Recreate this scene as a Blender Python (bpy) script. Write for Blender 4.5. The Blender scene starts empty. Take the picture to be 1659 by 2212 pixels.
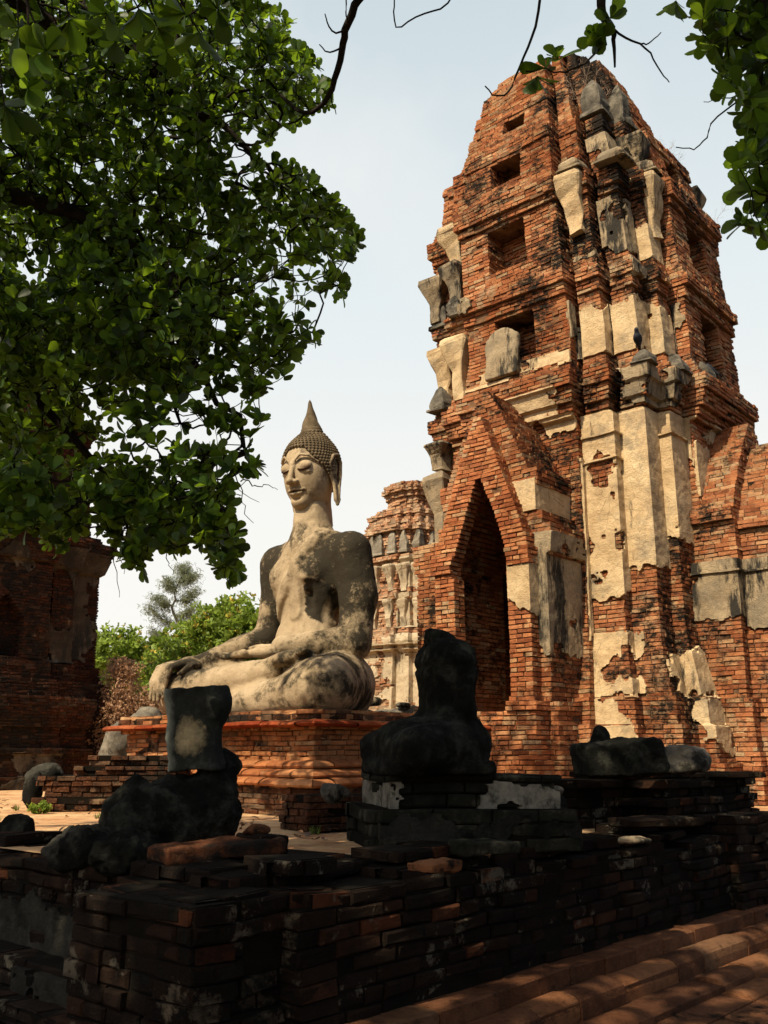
import bpy, math, random
import numpy as np
from mathutils import Vector, Matrix
random.seed(7); RNG = np.random.default_rng(7)
S = bpy.context.scene
# ---------------------------------------------------------------- camera
FPX, CX, CY, HZ, EYE = 2050.0, 829.5, 1106.0, 1630.0, 0.70
PITCH = math.atan((HZ-CY)/FPX); CP, SP = math.cos(PITCH), math.sin(PITCH)
cam_d = bpy.data.cameras.new('camera'); cam = bpy.data.objects.new('camera', cam_d)
S.collection.objects.link(cam); S.camera = cam
cam.location = (0, 0, EYE); cam.rotation_euler = (math.pi/2+PITCH, 0, 0)
cam_d.sensor_fit = 'VERTICAL'; cam_d.sensor_height = 24; cam_d.lens = 24*FPX/2212
cam_d.clip_start = 0.05; cam_d.clip_end = 3000
def at(x, y, Y):
    "point at depth Y seen at photo position x, y (1659 x 2212 measure)"
    u = (x-CX)/FPX; v = (CY-y)/FPX; t = Y/(CP-v*SP)
    return (u*t, Y, EYE+(SP+v*CP)*t)
# ---------------------------------------------------------------- light
SUN_AZ = math.radians(-128.2); SUN_EL = math.radians(48)
sdir = Vector((math.cos(SUN_AZ)*math.cos(SUN_EL), math.sin(SUN_AZ)*math.cos(SUN_EL), math.sin(SUN_EL)))
W = bpy.data.worlds.new('World'); S.world = W; W.use_nodes = True
wn = W.node_tree; bg = wn.nodes['Background']
sky = wn.nodes.new('ShaderNodeTexSky'); sky.sky_type = 'NISHITA'; sky.sun_disc = False
sky.sun_elevation = SUN_EL; sky.sun_rotation = math.atan2(sdir.x, sdir.y)
sky.air_density = 1.0; sky.dust_density = 4.0; sky.ozone_density = 1.2
def wnode(t, **k):
    n = wn.nodes.new(t)
    for a, b in k.items(): setattr(n, a, b)
    return n
def wmath(op, a, b=0.):
    n = wnode('ShaderNodeMath', operation=op, use_clamp=False)
    for v, i in ((a, 0), (b, 1)):
        if isinstance(v, (int, float)): n.inputs[i].default_value = v
        else: wn.links.new(v, n.inputs[i])
    return n.outputs[0]
def wramp(f, stops):
    n = wnode('ShaderNodeValToRGB'); e = n.color_ramp.elements
    while len(e) < len(stops): e.new(.5)
    for q, (p, c) in zip(e, stops): q.position = p; q.color = (*c, 1) if isinstance(c, tuple) else (c, c, c, 1)
    wn.links.new(f, n.inputs[0]); return n.outputs[0]
def wmix(f, a, b, mode='MIX'):
    n = wnode('ShaderNodeMix', data_type='RGBA', blend_type=mode)
    for v, i in ((f, 0), (a, 6), (b, 7)):
        if isinstance(v, (int, float)): n.inputs[i].default_value = v
        elif isinstance(v, tuple): n.inputs[i].default_value = (*v, 1)
        else: wn.links.new(v, n.inputs[i])
    return n.outputs[2]
tc = wnode('ShaderNodeTexCoord'); sp_ = wnode('ShaderNodeSeparateXYZ'); wn.links.new(tc.outputs['Generated'], sp_.inputs[0])
# pale haze added on the view side only, dim behind; milky low, bluer high
veil = wmix(1., wramp(sp_.outputs[2], [(.0, (.83, .81, .75)), (.25, (.78, .78, .745)), (.45, (.66, .715, .73)), (.70, (.50, .58, .62)), (1., (.22, .26, .30))]), (10., 10., 10.), 'MULTIPLY')
no = wnode('ShaderNodeTexNoise'); no.inputs['Scale'].default_value = 2.6; no.inputs['Detail'].default_value = 5; no.inputs['Roughness'].default_value = .5
wn.links.new(tc.outputs['Generated'], no.inputs['Vector'])
puff = wramp(no.outputs['Fac'], [(.50, 0.), (.72, .6)])
veil = wmix(puff, veil, (8.2, 8.0, 7.7))
side = wramp(sp_.outputs[1], [(.1, .0), (.45, .97)])
skyc = wmix(side, sky.outputs[0], veil)
wn.links.new(skyc, bg.inputs['Color'])
bg.inputs['Strength'].default_value = 0.098
sl = bpy.data.lights.new('sun', 'SUN'); sl.energy = 5.0; sl.angle = math.radians(.5); sl.color = (1, .86, .63)
so = bpy.data.objects.new('sun', sl); S.collection.objects.link(so)
so.rotation_euler = sdir.to_track_quat('Z', 'Y').to_euler(); so.location = (-8, -10, 30)
S.view_settings.view_transform = 'Standard'; S.view_settings.look = 'None'
S.view_settings.exposure = 0.33; S.view_settings.gamma = 1.0

# ---------------------------------------------------------------- noise (numpy)
def _h(i, j, k, s):
    n = (i*374761393 + j*668265263 + k*1274126177 + s*974634777) & 0x7fffffff
    n = ((n ^ (n >> 13))*1103515245) & 0x7fffffff
    n = (n ^ (n >> 16)) & 0xffffff
    return n/float(0xffffff)
def vn(P, seed=0):
    P = np.asarray(P, float); f = np.floor(P).astype(np.int64); w = P-f; w = w*w*(3-2*w)
    i, j, k = f[..., 0], f[..., 1], f[..., 2]; r = 0
    for a in (0, 1):
        for b in (0, 1):
            for c in (0, 1):
                wt = (w[..., 0] if a else 1-w[..., 0])*(w[..., 1] if b else 1-w[..., 1])*(w[..., 2] if c else 1-w[..., 2])
                r = r + wt*_h(i+a, j+b, k+c, seed)
    return r*2-1
def fbm(P, seed=0, o=4):
    P = np.asarray(P, float); r = 0; a = .5; s = 1
    for q in range(o): r = r+a*vn(P*s+17.3*q, seed+q); s *= 2.03; a *= .5
    return r
# ---------------------------------------------------------------- objects
def link(o, parent=None):
    S.collection.objects.link(o)
    if parent is not None: o.parent = parent
    return o
def tag(o, label=None, cat=None, group=None, kind=None):
    if label: o['label'] = label
    if cat: o['category'] = cat
    if group: o['group'] = group
    if kind: o['kind'] = kind
    return o
def empty(name, label, cat, loc=(0, 0, 0), rz=0, group=None):
    o = bpy.data.objects.new(name, None); link(o); o.location = loc; o.rotation_euler = (0, 0, rz)
    o.empty_display_size = .2
    return tag(o, label, cat, group)
def mesh(name, V, Q, mats, parent=None, T=None, mi=None, smooth=False, loc=None, rz=0):
    "V Nx3, Q Mx4 quads, T Kx3 triangles, mi material index per face (quads then tris)"
    V = np.asarray(V, np.float32).reshape(-1, 3); Q = np.asarray(Q, np.int32).reshape(-1, 4)
    T = np.zeros((0, 3), np.int32) if T is None else np.asarray(T, np.int32).reshape(-1, 3)
    me = bpy.data.meshes.new(name)
    me.vertices.add(len(V)); me.vertices.foreach_set('co', V.ravel())
    nl = Q.size+T.size; me.loops.add(nl); me.loops.foreach_set('vertex_index', np.concatenate([Q.ravel(), T.ravel()]))
    me.polygons.add(len(Q)+len(T))
    st = np.concatenate([np.arange(len(Q))*4, Q.size+np.arange(len(T))*3]).astype(np.int32)
    me.polygons.foreach_set('loop_start', st)
    if mi is not None: me.polygons.foreach_set('material_index', np.asarray(mi, np.int32))
    me.polygons.foreach_set('use_smooth', np.full(len(Q)+len(T), smooth))
    for m in (mats if isinstance(mats, (list, tuple)) else [mats]): me.materials.append(m)
    me.update(calc_edges=True); me.validate()
    o = bpy.data.objects.new(name, me); link(o, parent)
    if loc is not None: o.location = loc
    o.rotation_euler = (0, 0, rz)
    return o
# ---------------------------------------------------------------- materials
def N(nt, t, **k):
    n = nt.nodes.new(t)
    for a, b in k.items():
        if a in n.inputs: n.inputs[a].default_value = b
        else: setattr(n, a, b)
    return n
class Mat:
    def __init__(s, name, rough=.95):
        s.m = bpy.data.materials.new(name); s.m.use_nodes = True; s.t = s.m.node_tree
        s.b = s.t.nodes['Principled BSDF']; s.b.inputs['Roughness'].default_value = rough
        s.b.inputs['Specular IOR Level'].default_value = .05
        s.co = N(s.t, 'ShaderNodeTexCoord').outputs['Object']; s.h = []
    def L(s, a, b): s.t.links.new(a, b)
    def noise(s, scale, detail=5, rough=.6, vec=None, stretch=None, lac=2):
        v = vec or s.co
        if stretch:
            mp = N(s.t, 'ShaderNodeMapping'); mp.inputs['Scale'].default_value = stretch; s.L(v, mp.inputs[0]); v = mp.outputs[0]
        n = N(s.t, 'ShaderNodeTexNoise', Scale=scale, Detail=detail, Roughness=rough); s.L(v, n.inputs['Vector'])
        return n.outputs['Fac']
    def vor(s, scale, feature='DISTANCE_TO_EDGE', vec=None):
        n = N(s.t, 'ShaderNodeTexVoronoi', feature=feature, Scale=scale); s.L(vec or s.co, n.inputs['Vector']); return n.outputs['Distance']
    def ramp(s, fac, stops, interp='LINEAR'):
        r = N(s.t, 'ShaderNodeValToRGB'); e = r.color_ramp.elements; r.color_ramp.interpolation = interp
        while len(e) < len(stops): e.new(.5)
        for q, (p, c) in zip(e, stops):
            q.position = p; q.color = (c, c, c, 1) if isinstance(c, (int, float)) else (*c, 1)
        s.L(fac, r.inputs[0]); return r.outputs[0]
    def mask(s, fac, a, b): return s.ramp(fac, [(a, 0.), (b, 1.)])
    def mix(s, fac, a, b, mode='MIX'):
        n = N(s.t, 'ShaderNodeMix', data_type='RGBA', blend_type=mode)
        for v, i in ((fac, 0), (a, 6), (b, 7)):
            if isinstance(v, (int, float)): n.inputs[i].default_value = v if i == 0 else (v, v, v, 1)
            elif isinstance(v, tuple): n.inputs[i].default_value = (*v, 1)
            else: s.L(v, n.inputs[i])
        return n.outputs[2]
    def math(s, op, a, b=0.):
        n = N(s.t, 'ShaderNodeMath', operation=op)
        for v, i in ((a, 0), (b, 1)):
            if isinstance(v, (int, float)): n.inputs[i].default_value = v
            else: s.L(v, n.inputs[i])
        return n.outputs[0]
    def sep(s):
        n = N(s.t, 'ShaderNodeSeparateXYZ'); s.L(s.co, n.inputs[0]); return n.outputs
    def isl(s): return N(s.t, 'ShaderNodeNewGeometry').outputs['Random Per Island']
    def col(s, c):
        if isinstance(c, tuple): s.b.inputs['Base Color'].default_value = (*c, 1)
        else: s.L(c, s.b.inputs['Base Color'])
    def bump(s, h, strength=.5, dist=.02):
        n = N(s.t, 'ShaderNodeBump', Strength=strength, Distance=dist); s.L(h, n.inputs['Height']); s.L(n.outputs[0], s.b.inputs['Normal'])

def brick_mat(name, stops, soot=(.56, .66), sootcol=(.022, .018, .014), lime=(.62, .7), limecol=(.42, .31, .19), sc=1.0, fineamt=.6, band=.55, grime=False):
    m = Mat(name); r = m.isl()
    c = m.ramp(r, stops)
    c = m.mix(m.mask(m.noise(9*sc, 5), .42, .75), c, m.mix(.45, c, (.02, .01, .006)), 'MIX')
    fine = m.noise(38*sc, 3, .7); c = m.mix(m.math('MULTIPLY', m.mask(fine, .5, .75), fineamt), c, m.mix(.5, c, (.5, .27, .13)))
    hb = m.noise(2.4*sc, 6, .72, stretch=(.35, .35, 3.2)); c = m.mix(m.math('MULTIPLY', m.mask(hb, .56, .66), band), c, sootcol)
    l = m.noise(2.1*sc, 7, .72); lf = m.mask(l, *lime); c = m.mix(m.math('MULTIPLY', lf, .75), c, limecol)
    s1 = m.noise(.75*sc, 8, .74, stretch=(1, 1, .8)); s2 = m.noise(6.*sc, 5, .75, stretch=(1, 1, 2.2))
    sf = m.math('ADD', m.math('MULTIPLY', s1, .62), m.math('MULTIPLY', s2, .38))
    c = m.mix(m.mask(m.noise(.55, 5, .65), .38, .66), c, m.mix(1., c, (.62, .50, .42), 'MULTIPLY'))
    if grime:      # black lichen grows thickest on the weathered front corner, high up
        x, y, z = m.sep(); dg = m.ramp(m.math('ABSOLUTE', m.math('ADD', m.math('SUBTRACT', x, y), -.1)), [(.35, .085), (1.25, 0.)])
        sf = m.math('ADD', sf, m.math('MULTIPLY', dg, m.mask(m.math('DIVIDE', z, 15.), .42, .6)))
    c = m.mix(m.mask(sf, *soot), c, sootcol)
    m.col(c); h = m.math('ADD', m.noise(28*sc, 6, .75), m.math('MULTIPLY', m.noise(90*sc, 3), .4)); m.bump(h, .9, .03)
    return m.m
BR = [(0., (.24, .09, .045)), (.12, (.39, .14, .062)), (.4, (.48, .185, .080)), (.75, (.56, .25, .112)), (.9, (.62, .38, .20)), (1., (.42, .30, .18))]
M_BRICK = brick_mat('tower_brick', BR, soot=(.505, .575), lime=(.53, .64), grime=True)
M_BRICK2 = brick_mat('porch_brick', [(a, (c[0]*1.15, c[1]*1.12, c[2]*1.1)) for a, c in BR], soot=(.565, .64), lime=(.62, .74), band=.35)
M_BRICKL = brick_mat('shaded_ruin_brick', [(0., (.035, .014, .009)), (.4, (.08, .027, .014)), (.8, (.13, .042, .02)), (1., (.07, .045, .03))], soot=(.45, .55))  # shade on the left ruin is put into this darker brick colour
M_BRICKP = brick_mat('pedestal_brick', [(0., (.30, .12, .055)), (.4, (.52, .215, .085)), (.8, (.62, .30, .13)), (1., (.50, .34, .19))], soot=(.55, .63), lime=(.50, .62), limecol=(.55, .36, .18))
M_BRICKD = brick_mat('shade_dark_brick', [(0., (.009, .008, .007)), (.5, (.018, .013, .010)), (.86, (.026, .017, .012)), (.965, (.05, .025, .015)), (1., (.14, .052, .025))],
                     soot=(.52, .62), sootcol=(.009, .0095, .0075), lime=(.575, .625), limecol=(.17, .155, .115), fineamt=.06, sc=1.4, band=.2)  # near black: the tree's shade on the wall is put into the colour
M_BRICKM = brick_mat('moulding_brick', [(0., (.11, .05, .028)), (.5, (.20, .09, .045)), (.85, (.29, .13, .06)), (1., (.16, .10, .06))],
                     soot=(.53, .60), sootcol=(.012, .010, .008), lime=(.64, .74), limecol=(.10, .07, .045), fineamt=.25)
def simple(name, cols, scale=3, bump=.6, bd=.02, dark=None, rough=.95):
    m = Mat(name, rough); c = m.ramp(m.noise(scale, 8, .7), cols)
    if dark: c = m.mix(m.mask(m.noise(dark[3] if len(dark) > 3 else 1.3, 7, .72), dark[0], dark[1]), c, dark[2])
    m.col(c); m.bump(m.noise(scale*9, 7, .72), bump, bd); return m.m
M_MORT = simple('lime_mortar', [(.3, (.07, .035, .02)), (.5, (.16, .085, .045)), (.7, (.26, .16, .09))], 5, dark=(.5, .6, (.02, .014, .01)))
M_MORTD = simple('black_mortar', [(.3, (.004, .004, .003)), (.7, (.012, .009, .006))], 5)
def plaster_mat(name, base, soot=(.58, .66), grey=(.52, .66)):
    m = Mat(name); c = m.ramp(m.noise(1.9, 9, .74), base); hz = m.noise(2.2, 6, .7, stretch=(.4, .4, 1.6)); c = m.mix(m.math('MULTIPLY', m.mask(hz, .5, .68), .6), c, m.mix(1., c, (.55, .50, .44), 'MULTIPLY'))
    c = m.mix(m.math('MULTIPLY', m.mask(m.noise(1.3, 8, .74), *grey), .8), c, (.20, .165, .115))
    st = m.noise(1.5, 8, .74, stretch=(1.7, 1.7, .45)); c = m.mix(m.mask(st, *soot), c, (.035, .032, .026))
    cr_ = m.vor(2.6, vec=None); dn = m.noise(5, 3)
    c = m.mix(m.math('MULTIPLY', m.ramp(cr_, [(0, 1.), (.012, 0.)]), .5), c, (.10, .07, .045))
    c = m.mix(m.mask(m.noise(30, 4, .7), .55, .75), c, m.mix(.4, c, (.12, .08, .05)))
    m.col(c); m.bump(m.math('ADD', m.math('ADD', m.noise(14, 7, .7), m.noise(60, 3)), m.math('MULTIPLY', m.noise(3, 6, .7), 2.)), .6, .03); return m.m
M_PLAS = plaster_mat('cream_stucco', [(.3, (.36, .24, .125)), (.5, (.55, .40, .225)), (.72, (.68, .53, .32))])
M_PLASG = plaster_mat('weathered_grey_stucco', [(.3, (.17, .125, .075)), (.5, (.34, .26, .16)), (.75, (.46, .35, .21))], soot=(.5, .58), grey=(.46, .58))
M_STONE = simple('grey_stone', [(.3, (.04, .037, .03)), (.5, (.13, .115, .09)), (.72, (.27, .235, .175))], 4, .8, .03, dark=(.52, .60, (.02, .019, .015)))
M_BLACK = simple('shade_dark_stone', [(.32, (.005, .0055, .0045)), (.5, (.014, .0145, .0115)), (.62, (.045, .046, .036)), (.76, (.13, .125, .095))], 4.2, 1., .045)  # near-black stone tones carry the deep foreground shade
M_DARKP = simple('dark_mossy_stone', [(.35, (.007, .008, .006)), (.55, (.018, .018, .013)), (.72, (.10, .09, .06))], 3.2, .8, .02)  # mossy stone, with foreground shade also put into its colour
# ---------------------------------------------------------------- brick courses
THA = math.atan2(1.032, .916)      # bearing of the temple axes
AX = np.array([math.cos(THA), math.sin(THA), 0]); BX = np.array([-math.sin(THA), math.cos(THA), 0])
class Bricks:
    def __init__(s, seed=1): s.b = []; s.V = []; s.Q = []; s.T = []; s.cm = []; s.n = 0; s.r = random.Random(seed)
    def wall(s, p, q, z, h, bl=.24, dep=.11, jit=.007, gap=.010, miss=.0, off=0):
        r = s.r; L = math.hypot(q[0]-p[0], q[1]-p[1])
        if L < .02: return
        d = ((q[0]-p[0])/L, (q[1]-p[1])/L); n = (d[1], -d[0])
        a = 0.; cur = bl*(.5 if off % 2 else 1.)*r.uniform(.85, 1.1)
        while a < L-1e-4:
            b = min(L, a+cur)
            if L-b < .07: b = L
            pr = r.gauss(0, jit)
            if r.random() < miss: pr -= r.uniform(.015, .05)
            g0 = 0 if a < 1e-6 else gap*.5; g1 = 0 if b > L-1e-6 else gap*.5
            s.b.append((p[0]+d[0]*(a+g0), p[1]+d[1]*(a+g0), p[0]+d[0]*(b-g1), p[1]+d[1]*(b-g1), n[0], n[1],
                        z+gap*.5+r.gauss(0, .0015), z+h-gap*.5+r.gauss(0, .0015), pr, dep, r.gauss(0, jit*.5)))
            a = b; cur = bl*r.choice((1, 1, 1, .55))*r.uniform(.85, 1.12)
    def core(s, poly, z0, z1, inset=.022, top=True, bottom=True):
        n = len(poly); base = s.n; P = []
        for i in range(n):
            a, b, c = poly[i-1], poly[i], poly[(i+1) % n]
            def nr(u, v):
                L = math.hypot(v[0]-u[0], v[1]-u[1]) or 1; return ((v[1]-u[1])/L, -(v[0]-u[0])/L)
            n1, n2 = nr(a, b), nr(b, c)
            k = 1+n1[0]*n2[0]+n1[1]*n2[1]; k = max(k, .3)
            P.append((b[0]-(n1[0]+n2[0])/k*inset, b[1]-(n1[1]+n2[1])/k*inset))
        for z in (z0, z1):
            for x, y in P: s.V.append((x, y, z))
        for i in range(n):
            j = (i+1) % n; s.Q.append((base+i, base+j, base+n+j, base+n+i))
        from mathutils.geometry import tessellate_polygon
        tri = tessellate_polygon([[Vector((x, y, 0)) for x, y in P]])
        for a, b, c in tri:
            ar = (P[b][0]-P[a][0])*(P[c][1]-P[a][1])-(P[b][1]-P[a][1])*(P[c][0]-P[a][0])
            if ar < 0: b, c = c, b
            if top: s.T.append((base+n+a, base+n+b, base+n+c))
            if bottom: s.T.append((base+c, base+b, base+a))
        s.n += 2*n
    def courses(s, fn, z0, z1, ch=.065, bl=.24, cull=True, wob=0., **k):
        i = 0; z = z0
        while z < z1-1e-3:
            for poly in fn(z+ch/2, i):
                n = len(poly)
                if wob: poly = [(x+s.r.gauss(0, wob), y+s.r.gauss(0, wob)) for x, y in poly]
                s.core(poly, z, z+ch, top=True, bottom=True)
                for e in range(n):
                    p, q = poly[e], poly[(e+1) % n]
                    L = math.hypot(q[0]-p[0], q[1]-p[1])
                    if L < .02: continue
                    nx, ny = (q[1]-p[1])/L, -(q[0]-p[0])/L
                    if cull and (nx > .5 or ny > .5): continue
                    s.wall(p, q, z, ch, bl, off=i+e, **k)
            z += ch; i += 1
    def rect(s, x0, x1, y0, y1, z0, z1, ch=.065, bl=.24, step=0., **k):
        s.courses(lambda z, i: [[(x0-step*(z1-z), y0-step*(z1-z)), (x1+step*(z1-z), y0-step*(z1-z)), (x1+step*(z1-z), y1+step*(z1-z)), (x0-step*(z1-z), y1+step*(z1-z))]], z0, z1, ch, bl, **k)
    def build(s, name, mats, parent=None, lean=None, bevel=0., warp=(.018, 1.4), **k):
        B = np.array(s.b, float).reshape(-1, 11); m = len(B)
        p = B[:, 0:2]; q = B[:, 2:4]; n = B[:, 4:6]; z0, z1, pr, dep, tw = B[:, 6], B[:, 7], B[:, 8], B[:, 9], B[:, 10]
        d = q-p; L = np.linalg.norm(d, axis=1)[:, None]; d = d/np.maximum(L, 1e-6)
        def P(base, off, z, sh=None):
            xy = base+n*off[:, None]
            if sh is not None: xy = xy+d*sh
            return np.concatenate([xy, z[:, None]], 1)
        rnd = lambda a: RNG.normal(0, a, m)
        if bevel == 0:
            vs = [P(p, -dep, z0), P(q, -dep, z0), P(q, -dep, z1), P(p, -dep, z1),
                  P(p, pr+rnd(.003)-tw, z0+rnd(.003)), P(q, pr+rnd(.003)+tw, z0+rnd(.003)), P(q, pr+rnd(.003)+tw, z1+rnd(.003)), P(p, pr+rnd(.003)-tw, z1+rnd(.003))]
            F = [(4, 5, 6, 7), (0, 1, 5, 4), (1, 2, 6, 5), (2, 3, 7, 6), (3, 0, 4, 7)]; nv = 8
        else:
            b = bevel; o = pr-b*.8
            vs = [P(p, -dep, z0), P(q, -dep, z0), P(q, -dep, z1), P(p, -dep, z1),
                  P(p, o-tw, z0), P(q, o+tw, z0), P(q, o+tw, z1+rnd(.004)), P(p, o-tw, z1+rnd(.004)),
                  P(p, pr-tw+rnd(.004), z0+b, b), P(q, pr+tw+rnd(.004), z0+b, -b), P(q, pr+tw+rnd(.004), z1-b, -b), P(p, pr-tw+rnd(.004), z1-b, b)]
            F = [(8, 9, 10, 11), (4, 5, 9, 8), (5, 6, 10, 9), (6, 7, 11, 10), (7, 4, 8, 11), (0, 1, 5, 4), (1, 2, 6, 5), (2, 3, 7, 6), (3, 0, 4, 7)]; nv = 12
        V = np.stack(vs, 1).reshape(-1, 3)
        Q = (np.arange(m)[:, None, None]*nv+np.array(F)[None]).reshape(-1, 4)
        nb = len(Q); Vc = np.array(s.V, float).reshape(-1, 3); Qc = np.array(s.Q, int).reshape(-1, 4)+len(V); Tc = np.array(s.T, int).reshape(-1, 3)+len(V)
        VV = np.concatenate([V, Vc]); 
        VV = VV+warp[0]*np.stack([vn(VV*warp[1], 5), vn(VV*warp[1], 6), vn(VV*warp[1], 7)*.8], 1)
        if lean is not None: VV = lean(VV)
        mi = np.concatenate([np.zeros(nb), np.ones(len(Qc)+len(Tc))])
        return mesh(name, VV, np.concatenate([Q, Qc]), mats, parent, Tc, mi, **k)
# ---------------------------------------------------------------- plaster shell over a polygon footprint
def plaster(name, fn, edges, z0, z1, mat, parent, keep, off=.03, cell=.032, lean=None, t0=0., t1=1., rough=.010):
    rows = int((z1-z0)/cell)+1; zs = np.linspace(z0, z1, rows+1)
    base = fn(zs[0], 0); cols = []
    for e in edges:
        a, b = base[e], base[(e+1) % len(base)]; L = math.hypot(b[0]-a[0], b[1]-a[1])
        k = max(2, int(L/cell)); ta = t0 if e == edges[0] else 0.; tb = t1 if e == edges[-1] else 1.
        for i in range(k+(1 if e == edges[-1] else 0)): cols.append((e, ta+(tb-ta)*i/k))
    nc = len(cols); G = np.zeros((rows+1, nc, 3)); Nn = np.zeros((rows+1, nc, 3)); s_ = np.zeros((rows+1, nc))
    for r, z in enumerate(zs):
        P = fn(z, 0)[:]; n = len(P)
        def nrm(i):
            a, b = P[i % n], P[(i+1) % n]; L = math.hypot(b[0]-a[0], b[1]-a[1]); return np.array(((b[1]-a[1])/L, -(b[0]-a[0])/L))
        cum = 0; last = None
        for c, (e, t) in enumerate(cols):
            a, b = np.array(P[e]), np.array(P[(e+1) % n])
            G[r, c, :2] = a+(b-a)*t; G[r, c, 2] = z
            nn = nrm(e)
            if t == 0 and e != edges[0]: nn = nn+nrm(e-1)
            Nn[r, c, :2] = nn
            if last is not None: cum += np.linalg.norm(G[r, c]-last)
            last = G[r, c].copy(); s_[r, c] = cum
    jx = vn(G*9, 31)*cell*.35
    G2 = G.copy(); G2[..., 2] += vn(G*9, 33)*cell*.35
    d = off+rough*fbm(G*3, 35)+.004*vn(G*14, 36)
    F = G2+Nn*d[..., None]; Bk = G2-Nn*.03
    cen = (G[:-1, :-1]+G[1:, 1:])/2; sc = (s_[:-1, :-1]+s_[1:, 1:])/2
    M = keep(cen, sc)
    idx = np.arange((rows+1)*nc).reshape(rows+1, nc); nF = (rows+1)*nc
    V0 = np.concatenate([F.reshape(-1, 3), Bk.reshape(-1, 3)])
    if lean is not None: V0 = lean(V0)
    # connected pieces: every piece of stucco is its own part
    lab = np.where(M, np.arange(M.size).reshape(M.shape)+1, 0)
    while True:
        n_ = lab.copy()
        for a_, b_ in ((n_[1:], lab[:-1]), (n_[:-1], lab[1:]), (n_[:, 1:], lab[:, :-1]), (n_[:, :-1], lab[:, 1:])): np.maximum(a_, b_, out=a_)
        n_[~M] = 0
        # pointer jumping
        fl = n_.ravel(); k_ = fl > 0; fl[k_] = np.maximum(fl[k_], fl[fl[k_]-1])
        if (n_ == lab).all(): break
        lab = n_
    ids, cn = np.unique(lab[lab > 0], return_counts=True)
    o = None
    for I in ids[np.argsort(-cn)][:6]:
        Mi = lab == I
        if Mi.sum() < 40: continue
        a = idx[:-1, :-1][Mi]; b = idx[:-1, 1:][Mi]; c = idx[1:, 1:][Mi]; dd = idx[1:, :-1][Mi]
        Q = [np.stack([a, b, c, dd], 1)]
        Mp = np.pad(Mi, 1)
        for (dr, dc, ia, ib) in ((-1, 0, (0, 0), (0, 1)), (1, 0, (1, 1), (1, 0)), (0, -1, (1, 0), (0, 0)), (0, 1, (0, 1), (1, 1))):
            ed = Mi & ~Mp[1+dr:1+dr+Mi.shape[0], 1+dc:1+dc+Mi.shape[1]]
            rr, cc = np.nonzero(ed); p = idx[rr+ia[0], cc+ia[1]]; q = idx[rr+ib[0], cc+ib[1]]
            Q.append(np.stack([p, p+nF, q+nF, q], 1))
        Q = np.concatenate(Q); V = V0.copy()
        # pull the broken rim off the grid
        bd = np.unique(Q[len(a):][Q[len(a):] < nF]); mv = {}
        Fs = V[:nF].reshape(rows+1, nc, 3); on = np.zeros(nF, bool); on[bd] = True; on = on.reshape(rows+1, nc)
        in_ = np.zeros((rows+1, nc), bool); in_.ravel()[np.unique(Q[:len(a)])] = True
        acc = np.zeros_like(Fs); ct = np.zeros((rows+1, nc, 1))
        for dr, dc in ((1, 0), (-1, 0), (0, 1), (0, -1)):
            sh = np.roll(np.roll(Fs*in_[..., None], dr, 0), dc, 1); sc_ = np.roll(np.roll(in_, dr, 0), dc, 1)
            acc += sh; ct += sc_[..., None]
        avg = acc/np.maximum(ct, 1); ok = on & (ct[..., 0] >= 2) & (np.linalg.norm(avg-Fs, axis=-1) < cell*2)
        dlt = np.where(ok[..., None], (avg-Fs)*.75, 0).reshape(-1, 3); V[:nF] += dlt; V[nF:] += dlt
        used = np.unique(Q); mp = -np.ones(len(V), int); mp[used] = np.arange(len(used))
        o = mesh(name, V[used], mp[Q], mat, parent, smooth=False)
    return o
def ragged(zlo, zhi, amp=.25, holes=None, seed=50, fr=2.2, slo=None, shi=None):
    def f(c, s):
        w = fbm(c*fr, seed)+.35*fbm(c*fr*5, seed+1, 3); w2 = fbm(c*fr*.8+9, seed+3)+.35*fbm(c*fr*5+4, seed+2, 3)
        m = (c[..., 2] > zlo+amp*w*2) & (c[..., 2] < zhi+amp*w2*2)
        if slo is not None: m &= s > slo+amp*.6*w2
        if shi is not None: m &= s < shi+amp*.6*w
        if holes is not None: m &= fbm(c*1.5+3.3, seed+7, 4)+.18*fbm(c*9, seed+8, 3) < holes
        return m
    return f
# ---------------------------------------------------------------- signed distance modelling
def sm(a, b, k): 
    h = np.clip(.5+.5*(b-a)/k, 0, 1); return b+(a-b)*h-k*h*(1-h)
def smx(a, b, k): return -sm(-a, -b, k)
def cap(P, a, b, ra, rb):
    a = np.array(a, np.float32); b = np.array(b, np.float32); d = b-a; L = float(d@d) or 1e-9
    t = np.clip(((P-a)@d)/L, 0, 1); return np.linalg.norm(P-(a+t[..., None]*d), axis=-1)-(ra+(rb-ra)*t)
def ell(P, c, r, rot=None):
    q = P-np.array(c, np.float32)
    if rot is not None: q = q@np.array(rot, np.float32)
    r = np.array(r, np.float32); k0 = np.linalg.norm(q/r, axis=-1); k1 = np.linalg.norm(q/(r*r), axis=-1)
    return k0*(k0-1)/np.maximum(k1, 1e-6)
def rbox(P, c, r, rad=.05, rot=None):
    q = P-np.array(c, np.float32)
    if rot is not None: q = q@np.array(rot, np.float32)
    q = np.abs(q)-np.array(r, np.float32)+rad
    return np.linalg.norm(np.maximum(q, 0), axis=-1)+np.minimum(q.max(-1), 0)-rad
def rotz(a): c, s = math.cos(a), math.sin(a); return np.array([[c, -s, 0], [s, c, 0], [0, 0, 1]])
def roty(a): c, s = math.cos(a), math.sin(a); return np.array([[c, 0, s], [0, 1, 0], [-s, 0, c]])
def rotx(a): c, s = math.cos(a), math.sin(a); return np.array([[1, 0, 0], [0, c, -s], [0, s, c]])
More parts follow.
